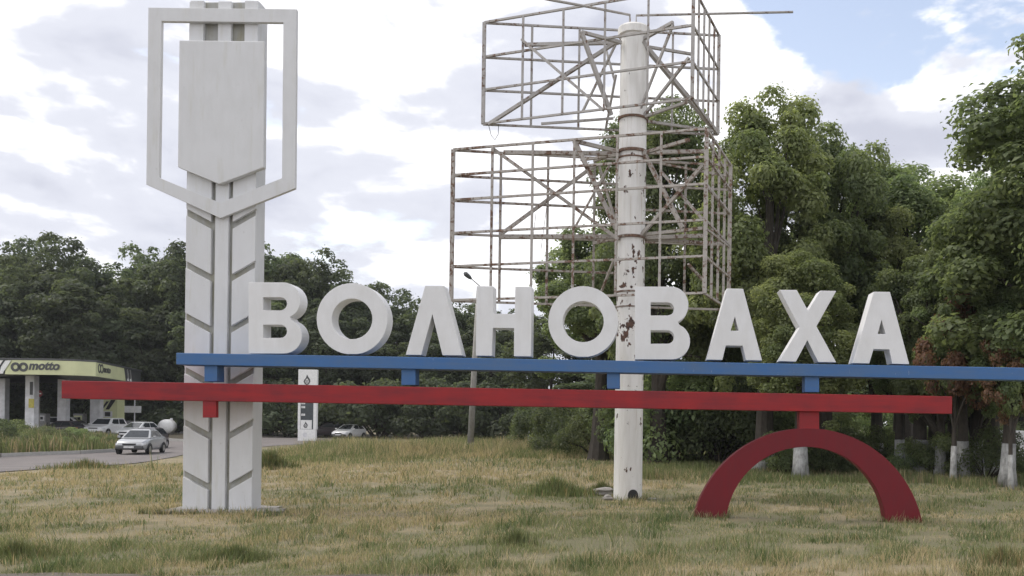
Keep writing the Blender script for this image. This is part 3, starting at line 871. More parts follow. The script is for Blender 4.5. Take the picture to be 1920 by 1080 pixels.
MB().box(fp2.x - 0.4, fp2.x + 0.4, fp2.y - 0.33, fp2.y - 0.305, fp2.z + 1.3, fp2.z + 1.9).build('display_surround', M['lime'], fd2)
MB().box(fp2.x - 0.25, fp2.x + 0.25, fp2.y - 0.35, fp2.y - 0.335, fp2.z + 1.45, fp2.z + 1.75).build('display', M['black'], fd2)
# lime gas cabinet with black slashes
gd = 84.0
gp = ground_at(201, gd)
gcab = empty('gas_cabinet', gp); tag(gcab, 'pale lime gas cabinet with black slanted stripes behind the white SUV', 'cabinet')
tz = P(201, 744, gd).z
MB().box(gp.x - 0.98, gp.x + 0.98, gd, gd + 1.2, gp.z, tz).build('cabinet', M['lime'], gcab, bevel=0.03)
for k, (x0, w, h) in enumerate(((-0.62, 0.16, 0.80), (-0.18, 0.36, 0.95))):
    z0 = tz - 1.25
    pts = [Vector((gp.x + x0, gd - 0.02, z0)), Vector((gp.x + x0 + w, gd - 0.02, z0)), Vector((gp.x + x0 + w + 0.62, gd - 0.02, z0 + h)), Vector((gp.x + x0 + 0.52, gd - 0.02, z0 + h))]
    MB().prism(pts, 0.018).build('stripe', M['black'], gcab)
MB().box(gp.x - 0.35, gp.x + 0.5, gd - 0.05, gd - 0.004, tz - 2.0, tz - 1.42).build('display_surround', M['canopy_white'], gcab)
MB().box(gp.x - 0.2, gp.x + 0.32, gd - 0.07, gd - 0.053, tz - 1.92, tz - 1.5).build('display', M['black'], gcab)
# white hanging board on a post
hd = 88.0
hp = ground_at(250, hd)
hb = empty('hanging_board', hp); tag(hb, 'blank white board on a tall post behind the silver cars', 'board')
q0, q1 = P(231, 761, hd), P(265, 774, hd)
px_ = P(252, 760, hd).x
MB().tube((px_, hd + .06, hp.z), (px_, hd + .06, P(252, 744, hd).z), 0.06).build('post', M['canopy_white'], hb)
MB().box(q0.x, q1.x, hd - .05, hd, q1.z, q0.z).build('board', M['sign_white'], hb, bevel=0.02)
MB().box(q0.x + .1, q1.x - .1, hd + .12, hd + 1.2, hp.z, hp.z + 1.4).build('kiosk', M['canopy_under'], hb, bevel=0.03)
# gas tank
td = 84.0
tp_ = ground_at(313, td)
tk = empty('gas_tank', tp_); tag(tk, 'white horizontal gas tank with domed end on the small grassy island', 'tank')
tc_ = P(311, 800, td)
R_ = 0.72
ax = Vector((-0.42, 1, 0)).normalized()
prof = [(-0.34, 0.05), (-0.31, 0.25), (-0.24, 0.45), (-0.12, 0.62), (0, R_), (2.6, R_), (2.75, 0.5), (2.85, 0.1)]
MB().path([tc_ + ax * a_ for a_, _ in prof], [r for _, r in prof], 24).build('tank_body', M['sign_white'], tk, smooth=True)
for a_ in (0.4, 2.2):
    c = tc_ + ax * a_
    MB().box(c.x - .45, c.x + .45, c.y - .1, c.y + .1, tp_.z, c.z - .45).build('saddle', M['grey_concrete'], tk)
MB().tube(tc_ + Vector((0, 1, R_ - .05)), tc_ + Vector((0, 1, R_ + .12)), .12).build('valve', M['canopy_white'], tk)

# ------------------------------------------------------------------ price sign
pd_ = 74.0
pp = ground_at(576, pd_)
ps = empty('price_sign', pp); tag(ps, 'tall white fuel price sign with dark display strip beside the road', 'sign')
xa, xb = P(558.5, 760, pd_).x, P(593.5, 760, pd_).x
zt = P(576, 693, pd_).z
za = P(576, 727, pd_).z; zb = P(576, 805, pd_).z
W = xb - xa
MB().box(xa, xb, pd_, pd_ + .35, za, zt).build('top_box', M['sign_white'], ps, bevel=.02)
MB().box(xa, xa + .14 * W, pd_, pd_ + .35, zb, za - .005).build('post', M['sign_white'], ps, bevel=.02)
MB().box(xb - .17 * W, xb, pd_, pd_ + .35, zb, za - .005).build('post', M['sign_white'], ps, bevel=.02)
MB().box(xa + .145 * W, xb - .175 * W, pd_ + .06, pd_ + .3, zb + .005, za - .005).build('display', M['display'], ps)
MB().box(xa + .02, xb - .06, pd_, pd_ + .35, pp.z - .2, zb - .005).build('base_panel', M['sign_white'], ps, bevel=.02)
def flame(cx, cz_, s, y):
    o = [(0, 1.0), (.25, .55), (.55, .15), (.6, -.3), (.35, -.75), (0, -.9), (-.35, -.75), (-.6, -.3), (-.45, .1), (-.2, .35)]
    i = [(.05, .35), (.28, .0), (.36, -.3), (.2, -.6), (0, -.68), (-.2, -.6), (-.38, -.28), (-.22, .05)]
    MB().prism([Vector((cx + a * s, y, cz_ + b * s)) for a, b in o], .012, [[Vector((cx + a * s, y, cz_ + b * s)) for a, b in i][::-1]]).build('flame_emblem', M['fascia_dark'], ps)
    for k in range(3):
        MB().box(cx - s * .28, cx + s * .22, y - .002, y + .01, cz_ - s * (.12 + .2 * k), cz_ - s * (.04 + .2 * k)).build('emblem_line', M['fascia_dark'], ps)
flame((xa + xb) / 2 - .05, (za + zt) / 2 - .12, .48, pd_ - .016)
lp0 = MB().box(xa + .16 * W, xb - .25 * W, pd_ + .0, pd_ + .055, zb + .02, zb + .8).build('emblem_plate', M['sign_white'], ps)
flame((xa + xb) / 2 - .12, zb + .38, .3, pd_ - .016)
for k, (z, wds) in enumerate(((.62, 3), (1.28, 3), (1.62, 3), (1.98, 3), (2.62, 3), (2.95, 2))):
    for j in range(wds):
        x0 = xa + .18 * W + j * .115
        zz_ = zb + .55 + z
        MB().box(x0, x0 + .085, pd_ + .045, pd_ + .058, zz_, zz_ + .19).build('grade_mark', M['sign_white'], ps)
MB().tube((xa + .65, pd_ - .02, pp.z + .55), (xa + .65, pd_ - .003, pp.z + .55), .2, n=16).build('hatch_disc', M['canopy_white'], ps)

# ------------------------------------------------------------------ street lamp, short posts
sd_ = 50.0
lpz = ground_at(882.5, sd_)
top = P(897, 545, sd_); 
sl_ = empty('street_lamp', lpz); tag(sl_, 'leaning grey concrete street lamp behind the letters', 'street lamp')
bt_ = P(881, 846, sd_)
MB().path([(bt_.x, sd_, lpz.z - .3), bt_.lerp(top, .5), top], [.20, .165, .12], 10).build('lamp_post', M['grey_concrete'], sl_, smooth=True)
e0, e1 = P(899, 536, sd_), P(882, 521, sd_ - .3)
MB().path([top, e0, e1], [.05, .035, .03], 6).build('lamp_arm', M['grey_concrete'], sl_)
h0, h1 = P(884, 523, sd_ - .3), P(870, 511, sd_ - .5)
MB().path([h0, h0.lerp(h1, .3), h0.lerp(h1, .8), h1], [.06, .13, .15, .06], 8).build('lamp_head', M['fascia_dark'], sl_)
for x, d, h, lab in ((1246, 38, 0.95, 'short white marker post at the edge of the undergrowth behind the pole'), (991, 52, 1.3, 'short white marker post in the tall grass before the wood')):
    g0 = ground_at(x, d)
    o = empty('marker_post', g0); tag(o, lab, 'post')
    MB().tube((g0.x, d, g0.z - .1), (g0.x + .03, d, g0.z + h), .06, .05, n=8).build('post', M['sign_white'], o)
    MB().tube((g0.x + .031, d, g0.z + h - .25), (g0.x + .033, d, g0.z + h - .15), .056, n=8).build('band', M['fascia_dark'], o)

# ------------------------------------------------------------------ cars
def car(name, label, paintm, loc, head, style='sedan', plate=True, hatch_open=False, scale=1.0):
    root = empty(name, loc); root.rotation_euler = (0, 0, head); root.scale = (scale,) * 3
    tag(root, label, 'car')
    if style == 'sedan':
        st = [(-2.10, .80, .46, .60), (-2.05, .94, .32, .74), (-1.45, .99, .26, .81), (-.5, .95, .24, .83), (.6, .93, .24, .83), (1.0, .90, .24, .82), (1.65, .80, .26, .79), (1.98, .70, .32, .71), (2.08, .56, .38, .60)]
        gh = dict(b0=-1.45, b1=1.02, r0=-.85, r1=.30, zb=.92, zr=1.42, hb=.76, hr=.56); wb = (-1.22, 1.28); wr = .29
    elif style == 'hatch':
        st = [(-1.85, .75, .46, .62), (-1.80, .95, .32, .74), (-1.3, .98, .26, .80), (-.5, .95, .24, .82), (.5, .92, .24, .82), (.95, .88, .24, .80), (1.5, .78, .26, .77), (1.82, .68, .32, .70), (1.92, .55, .38, .60)]
        gh = dict(b0=-1.78, b1=.95, r0=-1.25, r1=.10, zb=.90, zr=1.40, hb=.75, hr=.55); wb = (-1.2, 1.22); wr = .28
    else:
        st = [(-2.25, .9, .55, .72), (-2.20, 1.12, .40, .82), (-1.6, 1.16, .34, .88), (-.5, 1.14, .32, .90), (.7, 1.12, .32, .90), (1.05, 1.10, .32, .89), (1.75, 1.00, .34, .86), (2.10, .92, .40, .80), (2.22, .72, .46, .70)]
        gh = dict(b0=-2.15, b1=1.08, r0=-1.85, r1=.30, zb=1.10, zr=1.72, hb=.84, hr=.66); wb = (-1.32, 1.38); wr = .36
    ring = lambda x, zt_, zb_, hw: [(x, -hw * .88, zt_), (x, -hw * .985, zt_ - .09), (x, -hw, (zt_ + zb_) / 2 + .05), (x, -hw * .97, zb_ + .10), (x, -hw * .86, zb_), (x, hw * .86, zb_), (x, hw * .97, zb_ + .10), (x, hw, (zt_ + zb_) / 2 + .05), (x, hw * .985, zt_ - .09), (x, hw * .88, zt_)]
    vs = [v for s_ in st for v in ring(*s_)]
    m_ = 10; fs = []
    for i in range(len(st) - 1):
        for j in range(m_): fs.append((i * m_ + j, (i + 1) * m_ + j, (i + 1) * m_ + (j + 1) % m_, i * m_ + (j + 1) % m_))
    fs += [tuple(range(m_)), tuple(range((len(st) - 1) * m_, len(st) * m_))[::-1]]
    # hood/roof deck curvature comes from the extra centre line
    body = MB().add(vs, fs).build('body', paintm, root, smooth=True, world_coords=False)
    body.modifiers.new('split', 'EDGE_SPLIT').split_angle = math.radians(38)
    b0, b1, r0, r1, zb_, zr, hb_, hr = (gh[k] for k in ('b0', 'b1', 'r0', 'r1', 'zb', 'zr', 'hb', 'hr'))
    A = [Vector(v) for v in ((b0, -hb_, zb_), (b1, -hb_, zb_), (b1, hb_, zb_), (b0, hb_, zb_))]
    B = [Vector(v) for v in ((r0, -hr, zr - .05), (r1, -hr, zr - .05), (r1, hr, zr - .05), (r0, hr, zr - .05))]
    Cc = [Vector(v) for v in ((r0 + .12, -hr * .75, zr), (r1 - .18, -hr * .75, zr), (r1 - .18, hr * .75, zr), (r0 + .12, hr * .75, zr))]
    gm = MB().add(A + B + Cc, [(0, 1, 5, 4), (1, 2, 6, 5), (2, 3, 7, 6), (3, 0, 4, 7), (4, 5, 9, 8), (5, 6, 10, 9), (6, 7, 11, 10), (7, 4, 8, 11), (8, 9, 10, 11)])
    cab = gm.build('cabin', paintm, root, world_coords=False, bevel=.02)
    def pane(nm, q, u0, u1, v0, v1, parent=cab):
        a_, b_, c_, d_ = q
        nrm = (b_ - a_).cross(d_ - a_).normalized() * .014
        pt = lambda u, v: (a_.lerp(b_, u)).lerp(d_.lerp(c_, u), v) + nrm
        MB().add([pt(u0, v0), pt(u1, v0), pt(u1, v1), pt(u0, v1)], [(0, 1, 2, 3)]).build(nm, M['glass'], parent, world_coords=False)
    pane('windscreen', (A[1], A[2], B[2], B[1]), .07, .93, .08, .93)
    pane('rear_window', (A[3], A[0], B[0], B[3]), .10, .90, .18, .90)
    for q in ((A[0], A[1], B[1], B[0]), (A[2], A[3], B[3], B[2])):
        rev = q[0] is A[2]
        for u0, u1 in ((.10, .46), (.50, .90)):
            if rev: u0, u1 = 1 - u1, 1 - u0
            pane('side_window', q, u0, u1, .14, .90)
    hw = st[4][3]
    for wx in wb:
        for s_ in (-1, 1):
            y0 = s_ * (hw - .17); y1 = s_ * (hw + .015)
            t_ = MB().tube((wx, y0, wr), (wx, y1, wr), wr, n=20).build('wheel', M['tyre'], root, world_coords=False)
            MB().tube((wx, y1 - s_ * .01, wr), (wx, y1 + s_ * .008, wr), wr * .62, n=16).build('rim', M['chrome'], t_, world_coords=False)
            # arch lip over the wheel
            pts = [(wx + (wr + .05) * math.cos(a_), s_ * (hw + .004), wr + (wr + .05) * math.sin(a_)) for a_ in np.linspace(math.radians(-8), math.radians(188), 12)]
            MB().path(pts, [.025] * len(pts), 5).build('wheel_arch', M['black'], root, world_coords=False)
    fx, fz, fw = st[-2][0], st[-2][1], st[-2][3]
    for s_ in (-1, 1):
        MB().add([(fx + .02, s_ * fw * .98, fz - .03), (fx + .075, s_ * fw * .52, fz - .05), (fx + .10, s_ * fw * .52, fz - .19), (fx + .045, s_ * fw * 1.0, fz - .17),
                  (fx - .2, s_ * fw * 1.06, fz + .01), (fx - .18, s_ * fw * 1.09, fz - .15)],
                 [(0, 1, 2, 3), (4, 0, 3, 5)] if s_ < 0 else [(3, 2, 1, 0), (5, 3, 0, 4)]).build('headlight', M['lamp_glass'], root, world_coords=False)
        MB().box(st[0][0] - .02, st[0][0] + .1, *sorted((s_ * .42, s_ * .66)), .70, .84).build('tail_light', M['tail'], root, world_coords=False, bevel=.02)
        MB().box(b1 - .28, b1 - .14, *sorted((s_ * (hw + .02), s_ * (hw + .17))), zb_ + .0, zb_ + .13).build('mirror', paintm, root, world_coords=False, bevel=.03)
    MB().box(fx + .02, fx + .105, -fw * .48, fw * .48, fz - .17, fz - .07).build('grille', M['black'], root, world_coords=False, bevel=.01)
    MB().box(fx - .2, fx + .14, -fw * .98, fw * .98, st[-1][2] - .06, st[-1][2] + .10).build('bumper', M['fascia_dark'], root, world_coords=False, bevel=.04)
    MB().box(st[0][0] - .06, st[0][0] + .2, -.72, .72, st[0][2] - .06, st[0][2] + .12).build('bumper', M['fascia_dark'], root, world_coords=False, bevel=.04)
    if plate: MB().box(fx + .13, fx + .155, -.26, .26, st[-1][2] + .0, st[-1][2] + .11).build('number_plate', M['plate'], root, world_coords=False)
    if hatch_open:
        MB().add([(b0 + .3, -hr, zr), (b0 + .3, hr, zr), (b0 - .75, hr + .1, zr + .12), (b0 - .75, -hr - .1, zr + .12), (b0 + .3, -hr, zr - .06), (b0 + .3, hr, zr - .06), (b0 - .75, hr + .1, zr + .05), (b0 - .75, -hr - .1, zr + .05)],
                 [(0, 1, 2, 3), (7, 6, 5, 4), (0, 3, 7, 4), (1, 5, 6, 2), (2, 6, 7, 3)]).build('tailgate', paintm, root, world_coords=False)
    return root
def car_at(x, d, lift=0.03):
    p_ = ground_at(x, d); p_.z += lift; return p_
def facing(loc, turn):
    """heading towards the camera, turned by degrees"""
    return math.atan2(-loc.y, -loc.x) + math.radians(turn)
l_ = car_at(266, 50); car('car', 'silver sedan driving out on the pale road past the weed island', M['silver'], l_, facing(l_, -17), 'sedan')
l_ = car_at(259, 73); car('car', 'pale hatchback close behind the silver sedan', M['pale'], l_, facing(l_, -33), 'hatch', scale=1.05)
l_ = car_at(199, 78); car('car', 'white SUV leaving the forecourt in front of the lime cabinet', M['car_white'], l_, facing(l_, -27), 'suv')
l_ = car_at(134, 83); car('car', 'white estate car parked under the canopy behind the weeds', M['car_white'], l_, math.radians(12), 'suv', hatch_open=False)
l_ = car_at(115, 76); car('car', 'dark maroon car partly hidden by weeds before the white estate', M['dark_car'], l_, math.radians(176), 'hatch')
l_ = car_at(84, 85); car('car', 'red car low behind the weeds beside the fuel dispenser', M['red_car'], l_, math.radians(-70), 'hatch')
l_ = car_at(-20, 77); car('car', 'silver car by the dark end of the canopy fascia', M['pale'], l_, math.radians(5), 'suv')
l_ = car_at(612, 84); car('car', 'dark hatchback parked behind the price sign', M['dark_car'], l_, math.radians(215), 'hatch', scale=1.08)
l_ = car_at(655, 80); car('car', 'white hatchback half hidden by the tall grass beside the price sign', M['car_white'], l_, facing(l_, -30), 'hatch')
l_ = car_at(276, 57); car('car', 'dark car following right behind the silver sedan', M['dark_car'], l_, facing(l_, -20), 'hatch')
# white lorry standing beyond the right-hand trees
td2 = 36.0
tg = ground_at(1935, td2)
tr = empty('lorry', tg); tag(tr, 'white box lorry standing behind the trees at the lawn edge', 'lorry')
x0 = P(1904, 850, td2).x
zt_, zb_ = P(1912, 808, td2).z, P(1912, 872, td2).z
MB().box(x0, x0 + 4.6, td2, td2 + 2.2, zb_, zt_).build('cargo_box', M['sign_white'], tr, bevel=.03)
MB().box(x0 + .1, x0 + 6.6, td2 + .3, td2 + 1.9, zb_ - .2, zb_ - .005).build('chassis', M['fascia_dark'], tr)
MB().box(x0 + 4.75, x0 + 6.6, td2 + .1, td2 + 2.1, zb_ - .0, zb_ + 1.35).build('cab', M['sign_white'], tr, bevel=.12)
MB().box(x0 + 5.6, x0 + 6.3, td2 + .08, td2 + .097, zb_ + .7, zb_ + 1.2).build('cab_window', M['glass'], tr)
for wx in (x0 + 1.0, x0 + 5.6):
    for wy in (td2 + .1, td2 + 1.85):
        w_ = MB().tube((wx, wy, tg.z + .42), (wx, wy + .28, tg.z + .42), .42, n=18).build('wheel', M['tyre'], tr)
        MB().tube((wx, wy - .01, tg.z + .42), (wx, wy + .05, tg.z + .42), .22, n=12).build('rim', M['chrome'], w_)

# ------------------------------------------------------------------ trees
def unit(v): return v / np.maximum(np.linalg.norm(v, axis=-1, keepdims=True), 1e-9)
def leaf_quads(p, n, size, rng, wratio=0.62):
    k = len(p)
    t = unit(np.cross(n, rng.normal(size=(k, 3))))
    b = np.cross(n, t)
    s = size[:, None]
    fold = n * s * 0.12
    v = np.stack([p - t * s * .5, p + b * s * wratio * .5 + fold + t * s * .05, p + t * s * .5 - fold * .8, p - b * s * wratio * .5 + fold + t * s * .05], 1)
    return v.reshape(-1, 3), np.arange(4 * k).reshape(-1, 4)
def crown(rng, rx, rz, zc, n_cl, rc, n_leaf, leaf, pal, low=-0.75, lump=0.25, brown=None, top_pow=1.0):
    """clumps of leaves spread through an uneven ellipsoid; returns centres, mesh data"""
    ph = rng.uniform(0, 6.28, 8)
    d = unit(rng.normal(size=(n_cl * 3, 3)))
    d = d[d[:, 2] > low][:n_cl]
    az = np.arctan2(d[:, 1], d[:, 0])
    env = 1 + lump * (np.sin(2 * az + ph[0]) * .5 + np.sin(3 * az + ph[1] + 2 * d[:, 2]) * .5 + np.sin(5 * d[:, 2] + ph[2]) * .4)
    r = rng.uniform(0.45, 1.0, len(d)) ** 0.5
    c = d * (r * env)[:, None] * np.array([rx, rx, rz]) + np.array([0, 0, zc])
    R = rng.uniform(rc[0], rc[1], len(d)) * (1.15 - .35 * r)
    w = R ** 2; cnt = np.maximum(8, (n_leaf * w / w.sum()).astype(int))
    idx = np.repeat(np.arange(len(d)), cnt)
    k = len(idx)
    u = unit(rng.normal(size=(k, 3)) + unit(c - np.array([0, 0, zc]))[idx] * .45 + np.array([0, 0, .35]))
    rad = R[idx] * rng.uniform(.55, 1.10, k) ** .8
    stray = rng.random(k) < .08
    rad = np.where(stray, rad * rng.uniform(1.05, 1.45, k), rad)
    p = c[idx] + u * rad[:, None] * np.array([1, 1, .78])
    n = unit(u * 1.1 + np.array([0, 0, .38]) + rng.normal(size=(k, 3)) * .42)
    sz = leaf * rng.uniform(.5, 1.45, k)
    v, f = leaf_quads(p, n, sz, rng)
    tone = rng.random(len(d))
    t = np.clip(tone[idx] * .65 + rng.random(k) * .35, 0, 1)[:, None]
    col = np.array(pal[0])[None] * (1 - t) + np.array(pal[1])[None] * t
    col = col * rng.uniform(.8, 1.2, (k, 1))
    if brown is not None:
        bm_ = (rng.random(len(d)) < brown)[idx]
        bc = np.array([[.23, .14, .095]]) * rng.uniform(.6, 1.25, (k, 1))
        col = np.where(bm_[:, None], bc, col)
    return c, R, v, f, np.repeat(col, 4, 0)
def trunk_mesh(name, rng, h, r, cents, zc, n_limb=14, whitewash=None, lean=0.3, fork=0.45):
    mb = MB()
    rd = random.Random(int(rng.integers(1e6)))
    pts = []; rads = []
    ax_, ay_ = rd.uniform(-lean, lean), rd.uniform(-lean, lean)
    for i in range(9):
        t = i / 8
        pts.append(Vector((ax_ * t + .10 * math.sin(3 * t + ax_ * 9), ay_ * t + .10 * math.sin(2.3 * t + 1), -.25 + t * (h + .25))))
        rads.append(r * (1.35 if i == 0 else 1.0) * (1 - .78 * t))
    mb.path(pts, rads, 10)
    order = rng.permutation(len(cents))[:n_limb]
    for k in order:
        c = Vector(cents[k])
        t = max(.25, min(.92, fork + .5 * (c.z - zc) / max(h, 1) + rd.uniform(-.1, .1)))
        i = min(7, int(t * 8)); s = pts[i].lerp(pts[i + 1], t * 8 - i)
        m = s.lerp(c, .5) + Vector((rd.uniform(-.3, .3), rd.uniform(-.3, .3), .35))
        r0 = r * (1 - .78 * t) * .6
        mb.path([s, s.lerp(m, .5) + Vector((0, 0, .1)), m, c], [r0, r0 * .75, r0 * .5, r0 * .18], 6)
    return mb.mesh(name), pts, rads
GREEN = ((.100, .140, .068), (.215, .258, .125))
OLIVE = ((.115, .145, .066), (.240, .262, .125))
FAR = ((.062, .080, .052), (.112, .138, .072))
def variant(seed, h, rx, rz, zc, n_cl, rc, n_leaf, leaf, pal, r_trunk, low=-.75, brown=None, n_limb=14, lean=.3, lump=.25):
    rng = np.random.default_rng(seed)
    c, R, v, f, col = crown(rng, rx, rz, zc, n_cl, rc, n_leaf, leaf, pal, low, lump, brown)
    cm = np_mesh('crown', v, f, col)
    tm, pts, rads = trunk_mesh('trunk', rng, zc + rz * .55, r_trunk, c, zc, n_limb, lean=lean)
    return dict(crown=cm, trunk=tm, pts=pts, rads=rads, top=float(np.percentile(v[:, 2], 99.6)), rx=float(np.percentile(np.abs(v[:, 0]), 96)))
first_use = {}
def plant_tree(var, loc, label, group, sc=(1, 1, 1), rot=0.0, leafm='leaf', wash=0.0, name='broadleaf_tree', cat='tree'):
    root = empty(name, loc, rot); root.scale = sc
    tag(root, label, cat, group)
    for part, m_ in (('trunk', M['bark']), ('crown', M[leafm])):
        me = var[part]
        if not me.materials: me.materials.append(m_)
        o = bpy.data.objects.new(part, me); COL.objects.link(o); o.parent = root
    if wash:
        pts, rads = var['pts'], var['rads']
        q = [pts[0], pts[1].lerp(pts[0], .7), pts[1]]
        zs = [-.1, wash * .4, wash]
        pp_ = []; rr_ = []
        for z in zs:
            for i in range(8):
                if pts[i].z <= z <= pts[i + 1].z:
                    t = (z - pts[i].z) / (pts[i + 1].z - pts[i].z)
                    pp_.append(pts[i].lerp(pts[i + 1], t)); rr_.append((rads[i] * (1 - t) + rads[i + 1] * t) + .012); break
        if len(pp_) > 1:
            MB().path(pp_, rr_, 12).build('whitewash', M['whitewash'], root, smooth=True, world_coords=False)
    return root

# nearer trees on the right of the lawn
VN = [variant(21, 12, 2.5, 4.6, 7.6, 150, (.55, 1.05), 66000, .145, GREEN, .40, low=-.8, lump=.32),
      variant(22, 12, 2.4, 4.8, 7.8, 150, (.50, 1.00), 66000, .145, OLIVE, .38, low=-.85, lump=.30),
      variant(23, 11, 2.3, 4.0, 7.0, 110, (.45, .95), 48000, .14, GREEN, .36, low=-.7, lump=.42),
      variant(24, 12, 2.7, 4.4, 7.4, 140, (.50, 1.00), 60000, .145, GREEN, .42, low=-.8, lump=.36)]
VB = variant(25, 8, 1.8, 2.2, 4.6, 50, (.40, .75), 12000, .15, GREEN, .16, low=-.8, brown=.6, n_limb=8)
def put(var, x, d, hw, top_y, label, rot=0.0, wash=1.15):
    p_ = ground_at(x, d)
    sz = (P(x, top_y, d).z - p_.z) / var['top']
    sx = hw * d / F / var['rx']
    return plant_tree(var, p_, label, None, (sx, sx, sz), rot, 'leaf', wash / sz if wash else 0)
put(VN[1], 1430, 31.0, 125, 180, 'tall olive green tree rising right beside the upper billboard frame', .4)
put(VN[0], 1240, 34.0, 95, 192, 'leafy green tree standing directly behind the billboard pole', 2.0, 0)
put(VN[2], 1125, 40.0, 105, 395, 'smaller tree left of the pole, seen through the lower frame', 1.0, 0)
put(VN[2], 1545, 33.5, 95, 205, 'tree with loose outline between the olive tree and the sky gap', 4.1)
put(VN[0], 1700, 37.0, 118, 316, 'lower rounded tree in the gap above the last letter', 2.7)
put(VN[0], 2005, 25.5, 190, 118, 'broad green tree at the lawn edge beside the lorry', 5.2)
put(VN[3], 1865, 30.5, 110, 262, 'tree with pale trunk behind the beam end, left of the broad tree', .9)
put(VN[1], 1505, 28.5, 95, 480, 'tree with thick whitewashed trunk seen through the red arch', 3.3)
put(VN[1], 1640, 34.0, 85, 400, 'slim olive tree filling in below the loose-outlined tree', 5.5)
ROW = 'row of whitewashed trunks right of the arch'
for x, d, hw, ty, vi, ro in ((1730, 29.6, 75, 455, 2, 1.9), (1764, 28.6, 60, 470, 3, .3), (1803, 27.9, 60, 500, 2, 4.4), (1748, 30.2, 45, 520, 3, 3.1), (1784, 29.4, 45, 540, 2, .8), (1822, 30.0, 45, 500, 3, 5.0), (1690, 30.8, 50, 540, 2, 2.9), (1838, 28.8, 60, 440, 3, 2.2), (1888, 25.6, 70, 520, 2, 5.9)):
    o = put(VN[vi], x, d, hw, ty, 'short tree with whitewashed trunk in the row between arch and lorry', ro, 1.3)
    o['group'] = ROW
    for ch in o.children:
        if ch.name.startswith(('trunk', 'whitewash')): ch.scale = (1.25, 1.25, 1)
put(VB, 1790, 26.8, 75, 545, 'small tree with reddish brown withered leaves above the blue beam', .6)
put(VB, 1900, 24.6, 60, 600, 'withered brown sapling close to the lorry', 2.6, 1.0)
put(VN[3], 1340, 37.0, 85, 330, 'tree behind the right corner of the lower billboard frame', 5.0, 0)

# wood behind the station: rows of separate trees
VF = [variant(40 + i, 20, 3.6, 7.6, 12.0, 120, (.7, 1.7), 13000, .40, FAR, .26, low=-.93, n_limb=8, lean=.5, lump=.42) for i in range(5)]
TOPX = [-250, 0, 60, 120, 160, 195, 240, 300, 345, 400, 470, 540, 600, 640, 680, 740, 800, 860, 940, 1010, 1100, 1250, 1500, 1800, 2200]
TOPY = [440, 470, 430, 430, 445, 490, 455, 470, 450, 455, 480, 465, 478, 500, 530, 545, 550, 570, 565, 575, 590, 600, 600, 600, 600]
rw = random.Random(12)
def wood_row(d, x_from, x_to, step, drop, jit=.3):
    x = x_from
    while x < x_to:
        xx = x + rw.uniform(-.4, .4) * step
        dd = d + rw.uniform(-2.5, 2.5)
        p_ = ground_at(xx, dd)
        ty = float(np.interp(xx, TOPX, TOPY)) + drop + rw.uniform(-6, 22)
        h = P(xx, ty, dd).z - p_.z
        vf = VF[rw.randrange(5)]
        s_ = h / vf['top']
        w_ = rw.uniform(.85, 1.15) * (1.0 if h > 16 else .85)
        if xx < 340: lab, gr = 'dark green tree in the wood behind the petrol station', 'wood behind the petrol station'
        elif xx < 840: lab, gr = 'dark green tree in the wood behind the first letters and price sign', 'wood behind the price sign'
        elif xx < 1150: lab, gr = 'low dark tree of the wood behind the leaning street lamp', 'wood behind the street lamp'
        else: lab, gr = 'dark background tree glimpsed between the trunks on the right', 'background trees behind the right trunks'
        plant_tree(vf, p_, lab, gr, (w_, w_, s_), rw.uniform(0, 6.28), 'leaf_far', name='woodland_tree')
        x += step
wood_row(97, -120, 1000, 62, 0)
wood_row(105, -140, 1020, 66, 6)
wood_row(92, -110, 1000, 70, 70)
wood_row(70, 1020, 2050, 95, 0)
wood_row(60, 1180, 2100, 105, 60)

# shrubs: undergrowth below the trees and along the wood
def shrub_variant(seed, n_leaf, leaf, pal, n_cl=26):
    rng = np.random.default_rng(seed)
    c, R, v, f, col = crown(rng, 1.3, 1.0, .85, n_cl, (.35, .65), n_leaf, leaf, pal, -.6, .3)
    mb = MB(); rd = random.Random(seed)
    for k in range(9):
        q = Vector(c[k]); mb.path([(rd.uniform(-.12, .12), rd.uniform(-.12, .12), -.05), q * .5 + Vector((0, 0, .1)), q], [.035, .022, .008], 5)
    cm = np_mesh('foliage', v, f, col)
    return dict(crown=cm, trunk=mb.mesh('stems'))
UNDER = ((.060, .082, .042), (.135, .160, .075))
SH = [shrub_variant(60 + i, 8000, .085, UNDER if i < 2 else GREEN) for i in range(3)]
SHF = [shrub_variant(70 + i, 4500, .13, FAR, 24) for i in range(2)]
def shrub(var, loc, label, group, sc, rot, leafm='leaf', name='shrub'):
    root = empty(name, loc, rot); root.scale = sc
    tag(root, label, 'shrub', group)
    for part, nm, m_ in (('trunk', 'stems', M['bark']), ('crown', 'foliage', M[leafm])):
        me = var[part]
        if not me.materials: me.materials.append(m_)
        o = bpy.data.objects.new(nm, me); COL.objects.link(o); o.parent = root
x = -90
while x < 1080:
    d = 86 + rw.uniform(-2, 4) + (8 if x < 520 else 0)
    s_ = rw.uniform(1.8, 3.4)
    if not (-130 < x < 345):
        shrub(SHF[rw.randrange(2)], ground_at(x, d), 'dark bush at the foot of the wood behind the tall grass', 'bushes along the wood edge', (s_ * 1.2, s_, s_), rw.uniform(0, 6), 'leaf_far')
    else:
        shrub(SHF[rw.randrange(2)], ground_at(x, d + 3), 'dark bush at the foot of the wood behind the canopy', 'bushes behind the canopy', (s_ * 1.2, s_, s_), rw.uniform(0, 6), 'leaf_far')
    x += 42
